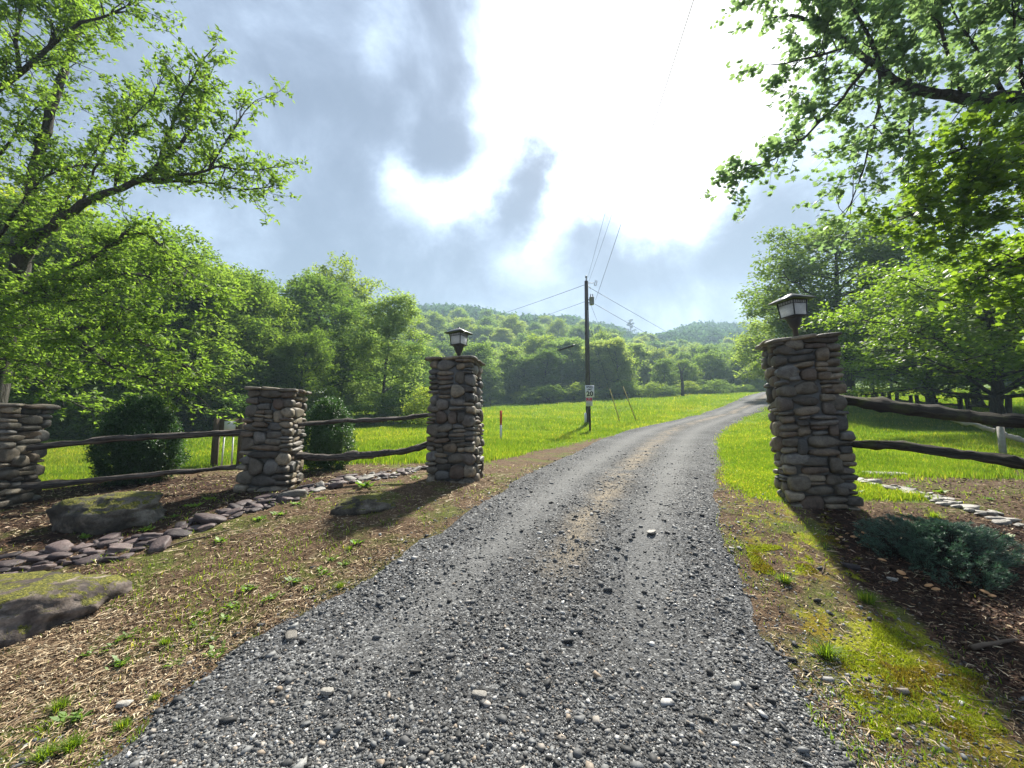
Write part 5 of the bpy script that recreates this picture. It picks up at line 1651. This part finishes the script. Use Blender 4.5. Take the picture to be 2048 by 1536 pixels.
def mushrooms():
    rng = np.random.default_rng(3)
    cap = MB(); cap.lathe([(0, .55), (.3, .52), (.7, .38), (1.0, .12), (1.02, .02), (.9, .0), (.3, .1), (0, .12)], n=14)
    capm = cap.mesh('cap', M['mushroom'], True)
    stm = MB(); stm.lathe([(.16, -.9), (.15, -.3), (.2, .12)], n=8); stmm = stm.mesh('stem', M['litter'], True)
    spots = [(1682, 1078), (1695, 1072), (1708, 1080), (1720, 1076), (1728, 1070), (1675, 1082), (1803, 1150), (1812, 1158), (1765, 1125), (1858, 1175), (1872, 1182), (1970, 1190), (1985, 1197), (1940, 1170)]
    for i, (px, py) in enumerate(spots):
        q = G(px, py); s = rng.uniform(.018, .032)
        root = empty('mushroom', (q[0], q[1], float(zf(q[0], q[1])) + s * .8), rng.uniform(0, 6), 'tan orange mushroom in the mulch along the edge of the juniper', 'mushroom', 'tan mushrooms around the juniper')
        root.scale = (s, s, s * .8); root.rotation_euler = (rng.normal(0, .2), rng.normal(0, .2), 0)
        link('cap', capm, root); link('stem', stmm, root)
mushrooms()
def stick(pts, r, label):
    rng = np.random.default_rng(int(pts[0][0]))
    q = [G(*p) for p in pts]; q = np.array([(a[0], a[1], float(zf(a[0], a[1])) + r + .004) for a in q])
    c = np.concatenate([wander(rng, q[i], q[i + 1], 5, .03)[: 5 if i == len(q) - 2 else 4] for i in range(len(q) - 1)])
    o = MB(); o.tube(c, np.linspace(r, r * .55, len(c)), 7, True, .1, rng)
    tag(o.build('fallen_stick', M['twig'], None, True), label, 'stick')
stick([(1945, 1302), (1990, 1294), (2032, 1285)], .016, 'thick short dark stick lying in the mulch at the right edge')
stick([(1612, 1476), (1617, 1455), (1628, 1436)], .006, 'short thin twig on the gravel near the bottom right')
stick([(1645, 1150), (1650, 1128), (1672, 1118)], .004, 'pale curved twig on the ground left of the juniper')
stick([(1975, 1255), (2005, 1275), (2030, 1290)], .004, 'thin pale twig leaning over the thick dark stick')
stick([(300, 1110), (350, 1092), (462, 1062)], .012, 'long pale stick along the front of the left stone bed')

# ------------------------------------------------------------------ signs, posts, poles
def text_mesh(body, size, bold=0.0):
    cu = bpy.data.curves.new('lettering', 'FONT'); cu.body = body; cu.size = size; cu.align_x = 'CENTER'; cu.align_y = 'CENTER'
    cu.extrude = .0015; cu.offset = bold; cu.resolution_u = 4
    o = bpy.data.objects.new('tmp', cu); col.objects.link(o)
    dg = bpy.context.evaluated_depsgraph_get(); me = bpy.data.meshes.new_from_object(o.evaluated_get(dg))
    bpy.data.objects.remove(o); bpy.data.curves.remove(cu)
    return me
def lettering(body, size, loc, parent, mat, width=None, bold=.0):
    me = text_mesh(body, size, bold); me.materials.clear(); me.materials.append(M[mat])
    V = np.array([v.co[:] for v in me.vertices]); 
    if width:
        f = width / (V[:, 0].max() - V[:, 0].min()); V[:, 0] *= f
    V2 = np.stack([V[:, 0], -V[:, 2], V[:, 1]], -1)
    me.vertices.foreach_set('co', V2.astype(np.float32).ravel()); me.update()
    o = link('lettering', me, parent); o.location = loc; return o

def speed_sign():
    t = 19.6; b = GT(1179, t)
    root = empty('speed_limit_sign', b, R(-6), 'white speed limit 20 sign with a smaller red and white notice below', 'sign')
    zs = lambda row: P(1180, row, t * 1.0)[2] - b[2]
    m = MB(); m.box((0, 0, 1.0), (.09, .09, 2.2), bev=.008); m.build('post', M['old_post'], root)
    zt, zb = zs(770), zs(795)
    zc = (zt + zb) / 2
    m = MB(); m.box((.02, -.058, zc), (.455, .008, .61), bev=.003)
    pn = m.build('speed_panel', M['sign_white'], root)
    lettering('SPEED', .135, (.02, -.0655, zc + .215), pn, 'sign_black', .36, .003)
    lettering('LIMIT', .125, (.02, -.0655, zc + .085), pn, 'sign_black', .28, .003)
    lettering('20', .33, (.02, -.0655, zc - .135), pn, 'sign_black', .34, .010)
    z2 = zc - .335 - .2
    m = MB(); m.box((-.02, -.058, z2), (.33, .008, .45), bev=.003); wn = m.build('notice_panel', M['sign_white'], root)
    m = MB(); m.box((-.02, -.064, z2 + .115), (.30, .005, .18)); m.build('red_header', M['sign_red'], wn)
    lettering('NO', .085, (-.02, -.0685, z2 + .155), wn, 'sign_white', .09)
    lettering('TRESPASSING', .06, (-.02, -.0685, z2 + .07), wn, 'sign_white', .26)
    for k, wd in ((0, .2), (1, .24), (2, .22)):
        lettering(['PRIVATE', 'PROPERTY', 'KEEP OUT'][k], .045, (-.02, -.0635, z2 - .03 - k * .068), wn, 'sign_black', wd)
speed_sign()

def marker():
    b = GT(1002, 15.6); root = empty('marker_post', b, R(10), 'slim white utility marker post with an orange top in the meadow', 'marker post')
    m = MB(); m.box((0, 0, .29), (.085, .03, .72), bev=.006); m.build('shaft', M['white_paint'], root)
    m = MB(); m.box((0, 0, .91), (.095, .038, .54), bev=.008); m.box((0, 0, .62), (.11, .045, .03), bev=.004); m.build('orange_cap', M['orange'], root)
marker()

def notice_board():
    b = GT(463, 9.4); root = empty('notice_board', b, R(14), 'weathered wooden board on two posts with a white paper, half hidden by the short pillar', 'notice board')
    for s in (-1, 1):
        m = MB(); m.box((s * .27, 0, .52), (.13, .09, 1.3), bev=.01); m.build('post', M['post_wood'], root)
    m = MB(); m.box((0, -.01, 1.0), (.408, .05, .32), bev=.005); m.box((0, 0.01, .78), (.408, .04, .1), bev=.005); m.build('board', M['post_wood'], root)
    m = MB(); m.box((.02, -.045, .97), (.24, .006, .26)); m.build('paper', M['white_paint'], root)
    for s in (-.12, .09):
        m = MB(); m.tube([(s, .02, -.05), (s * .9, .02, .74)], .018, 8); m.build('pipe', M['white_paint'], root, True)
notice_board()

POLE_T = 24.0
def utility_pole():
    b = GT(1176, POLE_T); top = P(1172.5, 562, POLE_T)
    root = empty('utility_pole', b, 0, 'tall wooden utility pole with a grey transformer near the top', 'utility pole')
    v = top - b
    m = MB(); m.tube([(0, 0, -.4), tuple(v * .5), tuple(v)], [.155, .14, .115], 12); m.build('pole', M['pole_wood'], root, True)
    m = MB(); m.tube([v + np.array([0, 0, -.02]), v + np.array([0, 0, .22])], [.03, .045], 8); m.lathe([(0, .2), (.07, .21), (.06, .27), (.07, .3), (.03, .36), (0, .36)], tuple(v), 10)
    m.build('top_insulator', M['grey_metal'], root)
    c = P(1183.5, 602, POLE_T - .1) - b
    m = MB(); m.lathe([(0, -.24), (.14, -.24), (.15, -.22), (.15, .18), (.165, .19), (.165, .22), (.12, .26), (0, .27)], tuple(c), 16)
    tr = m.build('transformer', M['grey_metal'], root, False)
    for s in (-.06, .07):
        m = MB(); m.lathe([(0, .25), (.03, .25), (.045, .30), (.028, .33), (.045, .37), (.028, .40), (.04, .44), (.0, .47)], tuple(c + np.array([s, 0, 0])), 8); m.build('bushing', M['grey_metal'], tr)
    m = MB(); m.box(tuple(c + np.array([-.2, 0, .08])), (.16, .06, .04)); m.box(tuple(c + np.array([-.2, 0, -.12])), (.16, .06, .04)); m.build('bracket', M['black_metal'], root)
    a = P(1176, 566, POLE_T) - b; e = P(1188, 566, POLE_T) - b
    m = MB(); m.tube([a, e], .02, 6); m.tube([P(1176, 572, POLE_T) - b, P(1183, 578, POLE_T) - b], .025, 6); m.build('arm', M['grey_metal'], root)
    k = P(1190.5, 566, POLE_T) - b
    m = MB(); q = [(-.06, -.14), (.02, .17), (.12, .12), (.04, -.18), (-.06, -.14)]
    m.tube([k + np.array([x, 0, z]) for x, z in q], .022, 6); m.build('fuse_cutout', M['grey_metal'], root)
    bx = MB(); bx.tube([P(1171, 848, POLE_T - .25) - b, P(1171, 826, POLE_T - .25) - b], .075, 10); bx.build('conduit_cover', M['white_paint'], root, True)
    cd = MB(); cd.tube([P(1177.5, 830, POLE_T - .16) - b, P(1176.5, 700, POLE_T - .16) - b, P(1175.5, 620, POLE_T - .16) - b], .02, 6); cd.build('conduit', M['grey_metal'], root)
    return b
utility_pole()
def wire(pts, r, label, group='overhead wires at the utility pole', sag=0, name='overhead_wire', extra=None):
    a = np.array(pts[0]); b = np.array(pts[-1]); n = 24; s = np.linspace(0, 1, n)
    if len(pts) == 2: c = a + (b - a) * s[:, None]; c[:, 2] -= sag * 4 * s * (1 - s)
    else: c = np.array(pts)
    m = MB(); m.tube(c, r, 5, True); o = m.build(name, M['wire'])
    return tag(o, label, 'wire', group)
wire([P(1174, 560, 24), np.array([.4, -14, 10.4])], .006, 'left thin overhead wire running from the pole over the driveway', None, .9)
wire([P(1178, 562, 24), np.array([1.2, -14, 10.3])], .006, 'right thin overhead wire running from the pole over the driveway', None, .8)
wire([P(1191, 600, 23.9), np.array([2.0, -8, 10.6])], .009, 'thick overhead cable crossing the bright sky above the driveway', None, .28)
wire([P(1171, 569, 24), P(860, 668, 60)], .013, 'upper wire going left from the pole to the woods', None, .3)
wire([P(1171, 603, 24), P(900, 690, 60)], .010, 'lower faint wire going left from the pole to the woods', None, .2)
wire([P(1184, 578, 24), P(1487, 745, 100)], .013, 'upper wire going right from the pole over the ridge', None, .3)
wire([P(1190, 608, 24), P(1487, 752, 100)], .013, 'lower wire going right from the pole over the ridge', None, 1.0)
def splice():
    root = empty('messenger_cable', P(1173, 683, 23.9), 0, 'low cable left of the pole carrying a black splice case', 'cable')
    o = np.array(root.location); e = P(985, 742, 34)
    s = np.linspace(0, 1, 16)[:, None]; m = MB(); m.tube((e - o) * s, .009, 5); m.build('cable', M['wire'], root)
    d = e - o; m = MB(); m.tube([d * .09, d * .10, d * .215, d * .225], [.03, .075, .075, .03], 8); m.build('splice_case', M['black_metal'], root)
splice()
def guy(top, foot_px, t, g0, label):
    b = GT(foot_px, t); top = np.array(top)
    root = empty('guy_wire', b, 0, label, 'guy wire', 'guy wires of the utility pole')
    v = top - b; m = MB(); m.tube([(0, 0, -.1), tuple(v)], .008, 5); m.build('cable', M['wire'], root)
    u = v / np.linalg.norm(v); m = MB(); m.tube([u * .15, u * g0], .022, 6); m.build('plastic_guard', M['guard'], root)
guy(P(1176, 640, 24), 1240, 23.4, 2.2, 'left guy wire with a yellow guard right of the utility pole')
guy(P(1178, 600, 24), 1273, 23.0, 2.3, 'right guy wire with a yellow guard right of the utility pole')
def far_pole():
    b = GT(1487, 98); m = MB(); m.tube([b - np.array([0, 0, .5]), b + np.array([0, 0, 8.6])], [.17, .13], 8)
    tag(m.build('utility_pole', M['pole_wood']), 'small distant utility pole at the top of the driveway', 'utility pole')
far_pole()

# ------------------------------------------------------------------ old fences on the right
def old_posts():
    rng = np.random.default_rng(12)
    P0 = MB(); P0.box((0, 0, .45), (.16, .12, 1.25), bev=.015); me = P0.mesh('fence_post', M['old_post'])
    data = [(1733, 27, .75), (1745, 26, .78), (1757, 24.5, .95), (1766, 24, .97), (1782, 23, .95), (1792, 22.5, 1.0), (1822, 21, .9), (1836, 20.5, .95), (1858, 19.5, .95), (1872, 19, .85),
            (1920, 17, .95), (1939, 16.5, 1.0), (1990, 15.2, .95), (2012, 14.8, 1.0)]
    prev = None
    for i, (px, t, s) in enumerate(data):
        g = GT(px, t)
        o = bpy.data.objects.new('fence_post', me); col.objects.link(o); o.location = tuple(g); o.scale = (s, s, s * 1.06)
        o.rotation_euler = (rng.normal(0, .04), rng.normal(0, .05), rng.uniform(-.3, .3))
        tag(o, 'dark square cut post of the old fence across the right field', 'fence post', 'posts of the old fence in the right field')
        if prev is not None and i % 2 == 0:
            rail(prev + np.array([0, 0, .72]), g + np.array([0, 0, .72]), .05, .05, 60 + i, 'weathered rail of the old fence across the right field', 'rail', 'rails of the old fence in the right field', .02, 'fence_rail')
        prev = g
old_posts()
def silver_fence():
    g = GT(1993, 9.0)
    m = MB(); m.box((0, 0, .3), (.11, .09, .78), bev=.012); o = m.build('fence_post', M['silver_wood']); o.location = tuple(g); o.rotation_euler = (0, R(2), R(10)); tag(o, 'pale silvery post under the thick mossy rail at the right edge', 'fence post')
    a = P(1893, 836, 9.6); b = P(1990, 862, 9.1); rail(a, b, .045, .05, 81, 'pale weathered rail sloping down to the silvery post', 'silver_wood', None, 0, 'fence_rail')
    a = P(2006, 868, 9.0); b = P(2120, 905, 8.4); rail(a, b, .05, .05, 82, 'pale weathered rail sloping away right of the silvery post', 'silver_wood', None, 0, 'fence_rail')
    m = MB(); c = P(2005, 880, 8.9); m.tube([c + np.array(q) for q in [(.01, 0, -.25), (-.02, 0, -.05), (-.01, 0, .12), (.04, 0, .2)]], [.014, .016, .014, .008], 7)
    tag(m.build('crooked_stick', M['silver_wood'], None, True), 'crooked pale stick propped right beside the silvery post', 'stick')
silver_fence()
def shed():
    b = GT(560, 26); root = empty('shed', b, R(12), 'low building with a pale roof glimpsed through the trees above the short pillar', 'shed')
    zt = P(530, 786, 26)[2] - b[2]
    m = MB(); m.box((0, 1.4, zt / 2 - .2), (4.6, 2.6, zt - .1)); m.build('wall', M['post_wood'], root)
    m = MB(); V = []
    for x in (-2.6, 2.6): V += [(x, -.2, zt - .12), (x, 1.4, zt + .42), (x, 3.0, zt - .12), (x, -.2, zt - .04), (x, 1.4, zt + .5), (x, 3.0, zt - .04)]
    m.add(V, [np.array([(0, 6, 7, 1), (1, 7, 8, 2), (3, 4, 10, 9), (4, 5, 11, 10), (0, 3, 9, 6), (2, 8, 11, 5), (0, 1, 4, 3), (1, 2, 5, 4), (6, 9, 10, 7), (7, 10, 11, 8)])])
    m.build('roof', M['roofing'], root)
shed()

# ------------------------------------------------------------------ haze
def haze():
    x0, x1, y0, y1, z0, z1 = HX0 - 12, HX1 + 12, -62, HY1 + 14, -4.0, 135.0
    m = MB(); m.box(((x0 + x1) / 2, (y0 + y1) / 2, (z0 + z1) / 2), (x1 - x0, y1 - y0, z1 - z0))
    mt = bpy.data.materials.new('haze_air'); mt.use_nodes = True; nt = mt.node_tree; nt.nodes.clear()
    out = nt.nodes.new('ShaderNodeOutputMaterial'); v = nt.nodes.new('ShaderNodeVolumePrincipled')
    v.inputs['Color'].default_value = (.60, .82, 1.0, 1); v.inputs['Density'].default_value = .00095; v.inputs['Anisotropy'].default_value = .2
    nt.links.new(v.outputs[0], out.inputs['Volume'])
    tag(m.build('haze', mt), 'pale blue haze hanging over the valley', 'haze', kind='stuff')
haze()
print('TREES', n2, 'OBJECTS', len(bpy.data.objects))
